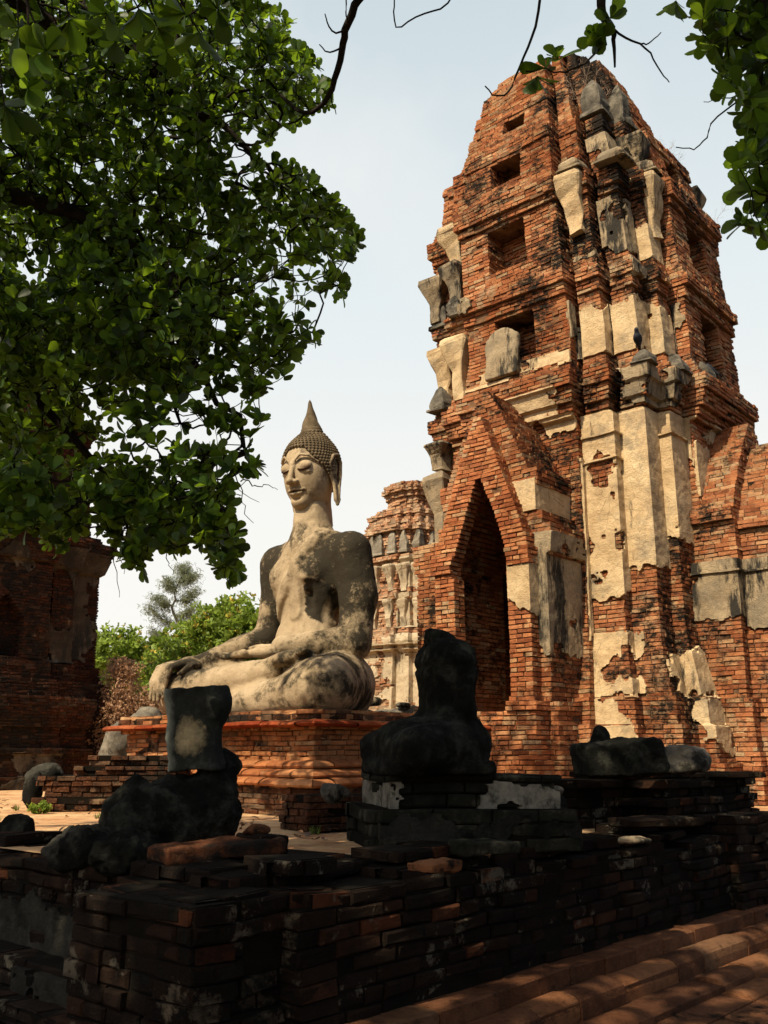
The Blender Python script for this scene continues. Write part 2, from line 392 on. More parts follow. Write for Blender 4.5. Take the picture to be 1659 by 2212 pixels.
def surfnet(f, lo, hi, h):
    lo = np.array(lo, float); hi = np.array(hi, float); n = np.ceil((hi-lo)/h).astype(int)+1
    ax = [lo[i]+h*np.arange(n[i]) for i in range(3)]
    D = np.empty(n, np.float32)
    YZ = np.stack(np.meshgrid(ax[1], ax[2], indexing='ij'), -1).astype(np.float32)
    st = max(1, 400000//(n[1]*n[2]))
    for i in range(0, n[0], st):
        k = min(st, n[0]-i); P = np.empty((k, n[1], n[2], 3), np.float32)
        P[..., 1:] = YZ[None]; P[..., 0] = ax[0][i:i+k, None, None]; D[i:i+k] = f(P)
    s = D < 0; c = tuple(m-1 for m in n); acc = np.zeros((*c, 3), np.float32); cnt = np.zeros(c, np.float32)
    def sl(a, o): return [slice(q, q+c[i]) for i, q in enumerate(o)]
    for axis in range(3):
        for o1 in (0, 1):
            for o2 in (0, 1):
                o = [0, 0, 0]; oth = [i for i in range(3) if i != axis]; o[oth[0]] = o1; o[oth[1]] = o2
                o_ = list(o); o_[axis] = 1
                a = D[tuple(sl(0, o))]; b = D[tuple(sl(0, o_))]; m = (a < 0) != (b < 0)
                t = np.where(m, a/np.where(m, a-b, 1), 0)
                cnt += m
                for i in range(3): acc[..., i] += m*((t if i == axis else o[i]))
    act = cnt > 0; ids = -np.ones(c, np.int64); ids[act] = np.arange(act.sum())
    I = np.argwhere(act); V = lo+h*(I+acc[act]/cnt[act][:, None])
    Q = []
    for axis in range(3):
        u, v = [(1, 2), (2, 0), (0, 1)][axis]
        r = [slice(1, c[i]) for i in range(3)]; r[axis] = slice(0, c[axis])
        r2 = list(r); r2[axis] = slice(1, c[axis]+1)
        a = s[tuple(r)]; b = s[tuple(r2)]; e = np.argwhere(a != b); fl = a[a != b]
        base = e+np.array([1 if i != axis else 0 for i in range(3)])
        du = np.eye(3, dtype=int)[u]; dv = np.eye(3, dtype=int)[v]
        g = lambda p: ids[p[:, 0], p[:, 1], p[:, 2]]
        q = np.stack([g(base-du-dv), g(base-dv), g(base), g(base-du)], 1)
        q[~fl] = q[~fl][:, ::-1]; Q.append(q)
    Q = np.concatenate(Q); Q = Q[(Q >= 0).all(1)]
    return V, Q
def sdf_obj(name, f, lo, hi, h, mat, parent=None, disp=None, smooth=True, **k):
    V, Q = surfnet(f, lo, hi, h)
    if disp:
        n = np.zeros_like(V); fn = np.cross(V[Q[:, 2]]-V[Q[:, 0]], V[Q[:, 3]]-V[Q[:, 1]])
        for i in range(4): np.add.at(n, Q[:, i], fn)
        n /= np.maximum(np.linalg.norm(n, axis=1), 1e-9)[:, None]
        for (amp, sc, seed) in disp: V = V+n*(amp*fbm(V*sc, seed))[:, None]
    return mesh(name, V, Q, mat, parent, smooth=smooth, **k)
def rock(name, c, r, label, cat, mat, seed, rz=0., cuts=5, h=None, group=None, disp=.12, flat=.0):
    "faceted boulder: ellipsoid trimmed by random planes"
    rr = random.Random(seed); r = np.array(r); pl = []
    for i in range(int(cuts*1.8)):
        d = np.array([rr.gauss(0, 1), rr.gauss(0, 1), rr.gauss(0, .8)]); d /= np.linalg.norm(d)
        pl.append((d, rr.uniform(.55, .85)*np.linalg.norm(d*r)))
    def f(P):
        D = ell(P, (0, 0, 0), r*1.05)
        for d, o in pl: D = smx(D, P@d.astype(np.float32)-o, .018*r.max())
        return smx(D, -P[..., 2]-r[2]*.75, .02)
    h = h or r.max()/16
    o = sdf_obj(name, f, -r*1.2, r*1.2, h, mat, disp=[(disp*r.min(), 2.2/r.max(), seed), (disp*.4*r.min(), 7/r.max(), seed+5)], smooth=True, loc=(c[0], c[1], c[2]+r[2]*.75), rz=rz)
    return tag(o, label, cat, group or ('loose rocks' if cat == 'rock' else None))
# ---------------------------------------------------------------- tubes
def tubes(segs, sides=5):
    "segs: list of (points, radii) polylines"
    Vs, Qs, n = [], [], 0
    for pts, rad in segs:
        P = np.array(pts, float); m = len(P)
        rad = np.full(m, rad) if np.isscalar(rad) else np.array(rad, float)
        T = np.gradient(P, axis=0); T /= np.maximum(np.linalg.norm(T, axis=1), 1e-9)[:, None]
        up = np.where(np.abs(T[:, 2:3]) > .9, np.array([[1., 0, 0]]), np.array([[0, 0, 1.]]))
        a = np.cross(T, up); a /= np.linalg.norm(a, axis=1)[:, None]; b = np.cross(T, a)
        an = np.arange(sides)*2*math.pi/sides
        ring = P[:, None]+rad[:, None, None]*(np.cos(an)[None, :, None]*a[:, None]+np.sin(an)[None, :, None]*b[:, None])
        Vs.append(ring.reshape(-1, 3))
        i = np.arange(m-1)[:, None]*sides+n; j = np.arange(sides)[None]; k = (j+1) % sides
        Qs.append(np.stack([i+j, i+k, i+sides+k, i+sides+j], -1).reshape(-1, 4)); n += m*sides
    return np.concatenate(Vs), np.concatenate(Qs)
# ================================================================ ground
def gmat():
    m = Mat('brick_paving', .9)
    mp = N(m.t, 'ShaderNodeMapping'); mp.inputs['Rotation'].default_value = (0, 0, THA); m.L(m.co, mp.inputs[0])
    b = N(m.t, 'ShaderNodeTexBrick', Scale=1.0); b.inputs['Brick Width'].default_value = .30; b.inputs['Row Height'].default_value = .15
    b.inputs['Mortar Size'].default_value = .008; b.inputs['Color1'].default_value = (.34, .14, .06, 1); b.inputs['Color2'].default_value = (.45, .23, .11, 1)
    b.inputs['Mortar'].default_value = (.26, .16, .09, 1)
    m.L(mp.outputs[0], b.inputs['Vector'])
    c = m.mix(m.mask(m.noise(1.3, 6, .7), .35, .62), b.outputs['Color'], (.60, .40, .21))
    c = m.mix(m.mask(m.noise(3.3, 7, .75), .56, .68), c, (.16, .08, .045))
    m.col(c); m.bump(m.math('ADD', m.noise(12, 6, .7), m.math('MULTIPLY', b.outputs['Fac'], -.4)), .8, .02); return m.m
M_PAVE = gmat()
M_EARTH = simple('bare_earth', [(.3, (.05, .035, .02)), (.6, (.12, .085, .05)), (.75, (.16, .12, .07))], 2, dark=(.5, .62, (.03, .04, .015)))
KX, KY = -1.0, 5.3
def wl(t, s, z=0.):       # wall frame: t along the wall (right, away), s inward
    return (-.45+AX[0]*t+BX[0]*s, 5.73+AX[1]*t+BX[1]*s, z)
def sheet(name, pts, z, mat, label=None, th=None, sub=0):
    V = [(*p[:2], z) for p in pts]; o = mesh(name, V, [list(range(4))], mat); return tag(o, kind='structure')
# upper terrace: undulating sheet behind the front wall
def terrace():
    xs = np.concatenate([np.arange(-.15, 30.1, .5), [40, 80, 250, 900]])
    ys = np.concatenate([np.arange(.45, 40, .5), [48, 70, 120, 300, 1500]])
    X, Y = np.meshgrid(xs, ys, indexing='ij'); 
    P = np.stack([X, Y, np.zeros_like(X)], -1)
    Pw = np.array(wl(0, 0))+X[..., None]*AX+Y[..., None]*BX
    Pw[..., 2] = .02*fbm(Pw*.9, 3)-.005
    i = np.arange(X.size).reshape(X.shape); Q = np.stack([i[:-1, :-1], i[1:, :-1], i[1:, 1:], i[:-1, 1:]], -1).reshape(-1, 4)
    return tag(mesh('paved_terrace', Pw.reshape(-1, 3), Q, M_PAVE, smooth=True), kind='structure')
terrace()
tag(mesh('ground', [(-900, -900, -1.32), (900, -900, -1.32), (900, 1500, -1.32), (-900, 1500, -1.32)], [(0, 1, 2, 3)], M_EARTH), kind='structure')

# ================================================================ main prang
def redent(R, f=(1, .92, .83), w=(.42, .64), notchL=None, notchF=None):
    a, b, c = (R*k for k in f); w1, w2 = R*w[0], R*w[1]
    q = [(-a, w1), (-a, -w1), (-b, -w1), (-b, -w2), (-c, -w2), (-c, -c), (-w2, -c), (-w2, -b), (-w1, -b), (-w1, -a),
         (w1, -a), (w1, -b), (w2, -b), (w2, -c), (c, -c), (c, -w2), (b, -w2), (b, -w1), (a, -w1),
         (a, w1), (b, w1), (b, w2), (c, w2), (c, c), (w2, c), (w2, b), (w1, b), (w1, a),
         (-w1, a), (-w1, b), (-w2, b), (-w2, c), (-c, c), (-c, w2), (-b, w2), (-b, w1)]
    if notchF:
        y0, hw, d = notchF; i = q.index((-w1, -a)); q[i+1:i+1] = [(y0-hw, -a), (y0-hw, -a+d), (y0+hw, -a+d), (y0+hw, -a)]
    if notchL:
        y0, hw, d = notchL; q[1:1] = [(-a, y0+hw), (-a+d, y0+hw), (-a+d, y0-hw), (-a, y0-hw)]
    return q
TX, TY = 3.93, 17.0
prang = empty('prang_tower', 'tall ruined red brick tower with pointed doorway, rising to the right of the seated Buddha', 'tower', (TX, TY, 0), THA)
LN = np.array([-AX[0], -BX[0], 0])
def lean(V): V = V.copy(); V += LN*(.058*np.clip(V[:, 2:3]-7.5, 0, None)); return V
PB = [(0, 3.15), (.62, 3.15), (.63, 3.02), (1.1, 3.0), (1.11, 2.88), (1.5, 2.86), (1.51, 2.74), (2.2, 2.58), (2.7, 2.52), (6.05, 2.48),
      (6.06, 2.53), (6.2, 2.53), (6.21, 2.60), (6.45, 2.66), (6.46, 2.72), (6.7, 2.72), (6.71, 2.62), (6.85, 2.58), (6.86, 2.54), (6.98, 2.52),
      (6.99, 2.46), (8.2, 2.44), (8.21, 2.50), (8.35, 2.51), (8.36, 2.58), (8.6, 2.60), (8.61, 2.53), (8.75, 2.51), (8.76, 2.46), (9.95, 2.42), (9.96, 2.48), (10.1, 2.48),
      (10.11, 2.55), (10.42, 2.55), (10.43, 2.44), (10.6, 2.40), (10.61, 2.31), (11.4, 2.17), (11.41, 2.21), (11.7, 2.18), (11.71, 2.04), (11.8, 1.98),
      (11.81, 1.93), (12.6, 1.66), (12.61, 1.69), (12.8, 1.64), (12.81, 1.58), (13.3, 1.48), (13.31, 1.42), (13.8, 1.30), (13.81, 1.24), (14.2, 1.16), (14.45, .92)]
def Rz(z): return float(np.interp(z, [a for a, b in PB], [b for a, b in PB]))
def body_fn(z, i=0):
    R = Rz(z)
    if z < 6.0:
        f = (.96, .90, .82)
        nl = (.07, 1.0, 3.5) if 1.3 < z < 4.9 else None
        if nl and z > 3.7: nl = (.07, 1.0*max(.12, 1-(z-3.7)/1.3), 3.5)
        return [redent(R, f, (.42, .64), nl)]
    f = (1, .9, .81)
    nl = nf = None
    for a, b, hw in ((7.2, 8.15, .40), (9.05, 9.9, .40), (10.8, 11.35, .33), (12.2, 12.52, .24)):
        if a < z < b: nl = (.03, hw, .5); nf = (.0, hw*.95, .5)
    return [slots(redent(R, f, (.42, .62), nl, nf), R, f, .42, .62)]
def slots(q, R, f, w1, w2, g=.09, d=.24):
    "deep vertical grooves between the ribs of the upper storeys"
    a, b, c = (R*k for k in f); w1 *= R; w2 *= R
    for p, ins in (((-b, -w1), [(-b+d, -w1), (-b+d, -w1-g), (-b, -w1-g)]), ((-c, -w2), [(-c+d, -w2), (-c+d, -w2-g), (-c, -w2-g)]),
                   ((-w2, -c), [(-w2-g, -c), (-w2-g, -c+d), (-w2, -c+d)]), ((-w1, -b), [(-w1-g, -b), (-w1-g, -b+d), (-w1, -b+d)])):
        i = q.index(p); q[i:i+1] = ins
    return q
def body_plain(z, i=0):
    return redent(Rz(z), (.96, .90, .82) if z < 6.0 else (1, .9, .81), (.42, .64) if z < 6 else (.42, .62))
B = Bricks(3); B.courses(body_fn, 0, 13.85, .066, .25, jit=.007, miss=.035, gap=.015)
body = B.build('tower_body', [M_BRICK, M_MORT], prang, lean)
def pl(edges, z0, z1, keep, mat=M_PLAS, off=.035, name='stucco', **k): return plaster(name, body_plain, edges, z0, z1, mat, prang, keep, off, lean=lean, **k)
pl([4, 5], 2.9, 6.05, ragged(3.5, 6.3, .20, .55))
pl([2, 3], 2.3, 6.05, ragged(3.1, 6.3, .3, .36, 61))
pl([6, 7], 3.2, 6.05, ragged(3.9, 6.3, .3, .42, 62))
pl([8], 2.2, 6.05, ragged(3.6, 6.3, .4, .25, 63))
pl([9], 4.5, 6.05, ragged(4.4, 6.2, .4, .0, 163))
pl([1], 2.2, 5.6, ragged(2.3, 5.4, .3, .05, 64))
pl([0], 5.75, 6.5, ragged(5.85, 6.55, .15, .02, 65))
pl([4, 5], 7.05, 8.15, ragged(6.9, 8.1, .18, .40, 66), t0=.14, t1=.86)
pl([2, 3], 7.05, 8.15, ragged(6.9, 8.0, .25, .2, 67), t0=.2)
pl([2, 3], 8.78, 9.9, ragged(8.7, 9.9, .25, .0, 167), M_PLASG, t0=.2)
pl([6, 7], 8.78, 9.9, ragged(8.7, 9.9, .25, .05, 168), t1=.8)
pl([4, 5], 10.65, 11.3, ragged(10.6, 11.3, .2, .0, 169), M_PLASG, t0=.14, t1=.86)
pl([1, 8], 7.05, 8.1, ragged(6.9, 8.0, .25, .1, 170), M_PLASG)
pl([0], 6.9, 7.2, ragged(6.8, 7.2, .1, .05, 171))
pl([0], 8.2, 8.75, ragged(8.1, 8.8, .1, -.12, 172), M_PLASG)
pl([6, 7], 7.05, 8.15, ragged(6.9, 7.9, .3, .25, 68), t1=.8)
pl([4, 5], 8.8, 9.9, ragged(8.6, 10., .2, -.02, 69), M_PLASG, t0=.14, t1=.86)
pl([2, 3, 4, 5, 6, 7], 1.5, 2.5, ragged(1.45, 2.4, .25, .14, 70), rough=.03)
pl([2, 3, 4, 5, 6, 7, 8], .6, 1.5, ragged(.5, 1.6, .2, -.04, 71))
pl([5], 8.25, 8.7, ragged(8.1, 8.8, .1, .0, 72), M_PLASG)
pl([2, 3, 4, 5, 6, 7, 8], 6.1, 6.75, ragged(6.0, 6.8, .12, .03, 73), M_PLASG, off=.04)
# stucco brackets, caps and pointed antefixes
def stack(prof, flat=1., n=4, seed=0, cham=.12):
    "square section column through (z, halfwidth) pairs, chamfered corners"
    V = []; 
    for z, r in prof:
        c = r*cham
        for x, y in ((-r, -r+c), (-r+c, -r), (r-c, -r), (r, -r+c), (r, r-c), (r-c, r), (-r+c, r), (-r, r-c)): V.append((x, y*flat, z))
    m = len(prof); Q = [(8*i+j, 8*i+(j+1) % 8, 8*i+8+(j+1) % 8, 8*i+8+j) for i in range(m-1) for j in range(8)]
    k = 8*(m-1); T = [(k, k+j, k+j+1) for j in range(1, 7)]+[(0, j+1, j) for j in range(1, 7)]
    V = np.array(V, float); V += .11*np.stack([fbm(V*3+seed, 1), fbm(V*3+seed, 2), fbm(V*3+seed, 3)*.6], 1)
    return V, Q, T
BRK = lambda h, w: [(z*h, r*w) for z, r in ((0, .55), (.12, .52), (.3, .53), (.45, .60), (.6, .74), (.74, .95), (.86, 1.1), (.9, 1.16), (.97, 1.1), (1.0, .85))]
PNT = lambda h, w: [(z*h, r*w) for z, r in ((0, 1.05), (.1, 1.05), (.12, .85), (.3, .95), (.5, .9), (.7, .68), (.88, .36), (1., .08))]
def ornament(name, x, y, z, prof, mat, seed=0, flat=1., rz=0.):
    V, Q, T = stack(prof, flat, seed=seed); c, s = math.cos(rz), math.sin(rz)
    V = V@np.array([[c, s, 0], [-s, c, 0], [0, 0, 1]]); V += (x, y, z)
    return mesh(name, lean(V), Q, mat, prang, T)
for z0, h, mt in ((9.25, 1.15, M_PLAS), (6.95, 1.2, M_PLAS), (8.72, .9, M_PLASG), (10.55, .8, M_PLASG)):
    R = Rz(z0+.3); a, b, c = R, .9*R, .81*R; w1, w2 = .42*R, .62*R; m = (w1+w2)/2
    q = .185 if z0 < 10 else .15
    sp = {9.25: [(-b, -m), (-m, -b), (-b, m)], 6.95: [(-b-.02, m+.1), (-c, c-.1)], 8.72: [(-b-.03, m+.03), (-c, c-.05)], 10.55: [(-m, -b), (m, -b)]}[z0]
    for i, (x, y) in enumerate(sp): ornament('bracket', x, y, z0, BRK(h, q*1.25), mt, i*7+z0)
for (x, y, z, h, w, mt) in ((-1.58, -1.58, 11.75, .85, .22, M_STONE), (-1.05, -1.80, 11.7, .95, .19, M_STONE), (-2.0, -2.0, 10.42, .32, .24, M_PLASG), (-1.32, -2.26, 10.42, .34, .2, M_PLASG),
                            (-2.28, -1.32, 10.42, .3, .2, M_PLASG), (-1.95, 1.95, 8.6, .7, .18, M_STONE), (-2.2, 1.9, 6.85, .5, .17, M_STONE), (-2.35, 1.3, 8.55, .45, .14, M_STONE), (-2.12, -2.12, 6.70, .26, .16, M_STONE),
                            (-1.36, -2.32, 6.70, .40, .19, M_STONE), (-.75, -2.52, 6.72, .3, .15, M_STONE)):
    ornament('antefix', x, y, z, PNT(h, w), mt, x*5)
# cornice lumps with a stucco pilaster strip at the far left of the body
for z0, h in ((4.35, 1.3), (5.75, .5)): ornament('bracket', -2.15, 1.95, z0, BRK(h, .22), M_PLASG, z0)
ornament('pilaster_strip', -2.12, 1.98, 2.4, [(0, .14), (1.0, .13), (2.0, .13)], M_PLAS, 3)
for z, q in ((5.05, .035), (5.12, .055), (5.2, .03), (5.62, .04)):     # moulded bands on the pilasters
    for e in ([2, 3], [6, 7]):
        plaster('moulded_band', body_plain, e, z, z+.06, M_PLAS, prang, lambda c, s: fbm(c*1.6, 77) < .25, off=.04+q, cell=.03, lean=lean)

# ---- porch with the pointed doorway (front) and the side porch
PP, YC = 3.62, .07
def gable(z, zs, za, w0, cv=.0):      # half width of a gable springing at zs with apex za
    t = min(max((z-zs)/(za-zs), 0), 1); return w0*(1-t)**(1-cv)
def front_fn(z, i=0):
    e = .16 if z < .75 else (.10 if z < 1.32 else (.04 if z < 1.5 else 0))
    if 1.34 < z < 1.48: e = .14
    if 3.45 < z < 3.72: e += .05
    hw = .87+e if z < 3.75 else (.86 if z < 3.95 else gable(z, 3.9, 6.05, .82, .12))
    if hw < .05: return []
    x0, x1 = -PP-e, -PP+.26
    op = 0 if z < 1.34 else (.49 if z < 3.4 else (.53 if z < 3.6 else .52*max(0., 1-(z-3.6)/1.38)**.85))
    if op < .03: return [[(x0, YC+hw), (x0, YC-hw), (x1, YC-hw), (x1, YC+hw)]]
    return [[(x0, YC+hw), (x0, YC+op), (x1, YC+op), (x1, YC+hw)], [(x0, YC-op), (x0, YC-hw), (x1, YC-hw), (x1, YC-op)]]
def second_fn(z, i=0):
    x0, x1 = -PP+.24, -2.0
    e = .16 if z < .75 else (.1 if z < 1.32 else 0)
    if 1.34 < z < 1.48: e = .12
    if 3.62 < z < 4.1: e = .07+.05*((z-3.62)/.48)
    if z < 4.1: hn, hp = 1.03+e, 1.45+e
    elif z < 4.3: hn = hp = 1.0
    elif z < 4.95: hn = hp = .88+(.06 if z > 4.7 else 0)
    else: hn = hp = gable(z, 4.95, 6.45, .80, .2)
    if hn < .06: return []
    op = 0 if z < 1.34 else (.70 if z < 3.7 else .70*max(0., 1-(z-3.7)/1.3))
    if op < .05: return [[(x0, YC+hp), (x0, YC-hn), (x1, YC-hn), (x1, YC+hp)]]
    return [[(x0, YC+hp), (x0, YC+op), (x1, YC+op), (x1, YC+hp)], [(x0, YC-op), (x0, YC-hn), (x1, YC-hn), (x1, YC-op)]]
B = Bricks(11); B.courses(front_fn, 0, 6.2, .069, .25, jit=.005, miss=.012, gap=.015, cull=False)
B.build('porch_front', [M_BRICK2, M_MORT], prang, bevel=.006)
B = Bricks(12); B.courses(second_fn, 0, 6.5, .069, .25, jit=.006, miss=.03, gap=.014, cull=False)
B.build('porch_vault', [M_BRICK, M_MORT], prang)
def second_side(z, i=0): 
    p = second_fn(z)[-1]; return p
plaster('stucco', second_side, [1, 2], 2.2, 3.68, M_PLASG, prang, ragged(2.45, 3.9, .35, .3, 80), off=.03) if False else None
def sec_out(z, i=0):
    e = .07+.05*((z-3.62)/.48) if 3.62 < z < 4.1 else 0
    x0, x1 = -PP+.24, -2.0; return [(x0, YC-.5), (x0, YC-1.03-e), (x1, YC-1.03-e), (x1, YC-.5)]
plaster('stucco', sec_out, [0, 1], 1.9, 3.95, M_PLASG, prang, ragged(2.35, 4.2, .45, .35, 80), off=.03)
def fr_out(z, i=0): x0 = -PP; return [(x0, YC-.51), (x0, YC-.87), (x0+.26, YC-.87), (x0+.26, YC-.51)]
plaster('stucco', fr_out, [0, 1], 2.5, 3.55, M_PLAS, prang, ragged(2.75, 3.6, .14, None, 81), off=.03)
def bx_(z, i=0): h = .88; return [(-PP+.24, YC-.5), (-PP+.24, YC-h), (-2.0, YC-h), (-2.0, YC-.5)]
plaster('stucco', bx_, [0, 1], 4.3, 4.8, M_PLAS, prang, ragged(4.2, 4.85, .1, .3, 82), off=.03)
# side porch
def side_fn(z, i=0):
    e = .16 if z < .75 else (.1 if z < 1.32 else 0)
    if 1.3 < z < 1.48: e = .12
    h = 1.22+e if z < 3.6 else (1.12 if z < 4.25 else (1.2 if z < 4.4 else gable(z, 4.35, 6.1, 1.15, .25)))
    if h < .08: return []
    return [[(-h, -1.9), (-h, -2.95-e), (h, -2.95-e), (h, -1.9)]]
def side2_fn(z, i=0):
    e = .16 if z < .75 else (.1 if z < 1.32 else 0)
    h = 1.0+e if z < 3.6 else (.92 if z < 4.1 else (1.0 if z < 4.25 else gable(z, 4.2, 5.7, .95, .25)))
    if h < .08: return []
    return [[(-h, -2.8), (-h, -4.0-e), (h, -4.0-e), (h, -2.8)]]
B = Bricks(13); B.courses(side_fn, 0, 6.1, .068, .25, jit=.006, miss=.03, gap=.014); B.courses(side2_fn, 0, 5.7, .068, .25, jit=.006, miss=.03, gap=.014)
B.build('side_porch', [M_BRICK, M_MORT], prang)
plaster('stucco', lambda z, i=0: side_fn(3)[0], [0, 1], 2.4, 3.6, M_PLASG, prang, ragged(2.65, 3.75, .16, .45, 83), off=.035)
plaster('stucco', lambda z, i=0: side2_fn(3)[0], [0, 1], 2.4, 3.6, M_PLASG, prang, ragged(2.55, 3.75, .16, .45, 84), off=.035)
for pf, nm in ((side_fn, 0), (side2_fn, 1)):
    plaster('moulded_band', lambda z, i=0: pf(3)[0], [0, 1], 3.38, 3.44, M_PLASG, prang, lambda c, s: s > -1, off=.075, cell=.03)

def tower_point(x, y, z):
    p = np.array([TX, TY, 0])+x*AX+y*BX; p[2] = z; p[0] -= .058*max(0, z-7.5); return p
# round topped grey slab propped in the lowest niche
def slab(name, w, h, t, mat, seed, loc, rz, tilt=0., label='', cat='slab'):
    f = lambda P: sm(smx(rbox(P, (0, 0, h*.4), (w/2, t/2, h*.42), .03), -P[..., 2], .01), smx(cap(P*np.array([1, 1, 1.], np.float32), (0, 0, h*.62), (0, 0, h*.63), w*.5, w*.5), np.abs(P[..., 1])-t/2, .02), .03)
    o = sdf_obj(name, f, (-w*.7, -t, -.05), (w*.7, t, h*1.25), w/20, mat, disp=[(.015, 8, seed), (.02, 3, seed)], loc=loc, rz=rz)
    o.rotation_euler = (tilt, 0, rz); return tag(o, label, cat)
p = tower_point(-2.58, .25, 6.98)
slab('stone_slab', .68, .95, .12, M_PLASG, 5, p, THA-math.pi/2, -.07, 'grey round topped stone slab leaning in the lowest niche of the tall tower', 'stone slab')

# ================================================================ second prang far behind
def prang2():
    e = empty('prang_tower', 'smaller weathered prang with a flared broken top, seen between the Buddha and the tall tower', 'tower', (.95, 28.6, 0), THA)
    PR = [(0, 2.6), (.9, 2.6), (.91, 2.3), (1.5, 2.2), (1.51, 1.95), (3.5, 1.80), (3.51, 1.88), (3.8, 1.98), (4.0, 1.9), (4.01, 1.75), (4.2, 1.7), (4.21, 1.5), (5.0, 1.5), (5.01, 1.62), (5.2, 1.66),
          (5.21, 1.5), (5.5, 1.42), (6.2, 1.42), (6.21, 1.52), (6.4, 1.52), (6.41, 1.3), (7.1, 1.3), (7.11, 1.42), (7.3, 1.48), (7.31, 1.36), (7.5, 1.34), (7.51, 1.24), (7.65, 1.22), (7.66, 1.3), (7.8, 1.28), (7.81, 1.08), (7.95, 1.05), (7.96, .74), (8.3, .72), (8.31, .80), (8.45, .82), (8.46, .92), (8.62, .95), (8.63, .86), (8.78, .84)]
    R = lambda z: float(np.interp(z, [a for a, b in PR], [b for a, b in PR]))
    fn = lambda z, i=0: redent(R(z), (1, .9, .8), (.36, .6))
    B = Bricks(21); B.courses(lambda z, i: [fn(z)], 0, 8.75, .075, .28, jit=.02, miss=.12, gap=.016, wob=.016)
    B.build('tower_body', [M_BRICKF, M_MORTF], e)
    for ed, a, b, h, sd in (([0, 1], 1.5, 3.9, .1, 90), ([2, 3, 4, 5], 1.5, 4.0, .45, 91), ([6, 7, 8], 1.5, 4.0, .4, 92), ([1, 2, 3, 4, 5, 6, 7], 4.2, 5.2, .35, 93), ([2, 3, 4, 5, 6, 7], 5.4, 6.3, .2, 94), ([3, 4, 5], 6.4, 7.1, .05, 95), ([9], 1.5, 4, .2, 96)):
        plaster('stucco', fn, ed, a, b, M_PLASF, e, ragged(a-.2, b+.1, .15, h, sd), off=.04, cell=.07)
    for z, k in ((3.4, .05), (3.52, .09), (3.66, .12)):
        plaster('moulded_band', fn, list(range(0, 10)), z, z+.07, M_PLASF, e, lambda c, s: fbm(c*1.2, 97) < .3, off=.04+k, cell=.05)
    for z, q in ((6.45, .15), (5.3, .15), (4.25, .14), (7.2, .0)):
        if q == 0: continue
        r = R(z+.2)
        for (x, y) in ((-.9, -.48), (-.8, -.8), (-.48, -.9), (-.9, .48), (-.25, -1.), (-1., .2), (.2, -1.), (-1, -.2)):
            V, Q, T = stack(PNT(.75, q) if z > 6 else BRK(.8, q*1.2), seed=x*9+z); V += (x*r, y*r, z)
            mesh('antefix', V, Q, M_PLASGF if z > 6 else M_PLASF, e, T)
    return e
M_BRICKF = brick_mat('far_tower_brick', [(0., (.28, .14, .08)), (.4, (.55, .29, .16)), (.8, (.64, .38, .22)), (1., (.48, .36, .25))], soot=(.57, .66), lime=(.47, .60), limecol=(.56, .43, .28))
M_MORTF = simple('far_mortar', [(.3, (.12, .07, .045)), (.7, (.34, .24, .15))], 3)
M_PLASF = plaster_mat('far_stucco', [(.3, (.33, .26, .17)), (.5, (.48, .39, .26)), (.72, (.57, .47, .32))], soot=(.57, .66))
M_PLASGF = plaster_mat('far_grey_stucco', [(.3, (.17, .15, .12)), (.7, (.32, .28, .21))], soot=(.52, .62))
prang2()
# low grey rubble wall behind the Buddha pedestal, right
# ================================================================ shaded ruin at the left
def ruin_left():
    e = empty('ruined_shrine', 'large shaded dark red brick ruin at the left edge, partly hidden by the leafy tree', 'ruin', (-11.15, 22.5, 0), THA)
    PR = [(0, 4.25), (.25, 4.25), (.26, 4.15), (.7, 4.12), (.71, 4.2), (.85, 4.2), (.86, 4.05), (1.3, 4.02), (1.31, 4.12), (1.75, 4.2), (1.9, 4.2), (1.91, 3.95), (2.3, 3.85), (2.31, 3.7), (2.7, 3.66), (2.71, 3.58), (4.9, 3.52), (4.91, 3.62), (5.2, 3.72), (5.5, 3.85), (5.62, 3.85), (5.63, 3.6), (5.8, 3.5), (5.81, 3.3),
          (8.3, 3.1), (8.4, 3.3), (8.7, 3.3), (8.71, 3.0), (10.5, 2.7), (10.51, 2.5), (12, 2.0)]
    R = lambda z: float(np.interp(z, [a for a, b in PR], [b for a, b in PR]))
    def fn(z, i=0):
        nf = None
        if 2.75 < z < 4.1: nf = (.45, .42*(1 if z < 3.6 else max(.1, 1-(z-3.6)/.55)), .3)
        r = R(z); q = redent(r, (1, .93, .85), (.42, .62), None, nf); a, b, c = r, .93*r, .85*r; w1, w2 = .42*r, .62*r
        for p, ins in (((w1, -b), [(w1, -b+.35), (w1+.16, -b+.35), (w1+.16, -b)]), ((w2, -c), [(w2, -c+.35), (w2+.16, -c+.35), (w2+.16, -c)])):
            i = q.index(p); q[i:i+1] = ins
        return [q]
    pln = lambda z, i=0: redent(R(z), (1, .93, .85), (.42, .62))
    B = Bricks(31); B.courses(fn, 0, 11.9, .064, .24, jit=.010, miss=.05, gap=.012, wob=.006)
    # keep only what faces the court
    B.b = [b for b in B.b if b[5] < -.5 or b[4] < -.5]
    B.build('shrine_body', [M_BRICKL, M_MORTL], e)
    for ed, a, b, h, sd in (([9], 4.6, 5.6, -.10, 101), ([11, 13], 2.7, 5.4, -.12, 102), ([9], .0, .75, -.02, 103), ([9], 5.9, 8, -.12, 105)):
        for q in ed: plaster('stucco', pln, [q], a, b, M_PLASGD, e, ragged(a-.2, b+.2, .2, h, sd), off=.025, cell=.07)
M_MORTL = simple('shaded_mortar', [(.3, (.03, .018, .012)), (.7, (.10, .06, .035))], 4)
M_PLASGD = plaster_mat('shaded_stucco', [(.3, (.04, .03, .02)), (.7, (.10, .075, .05))], soot=(.48, .58))  # stucco of the ruin, darkened in colour for the shade it stands in
ruin_left()
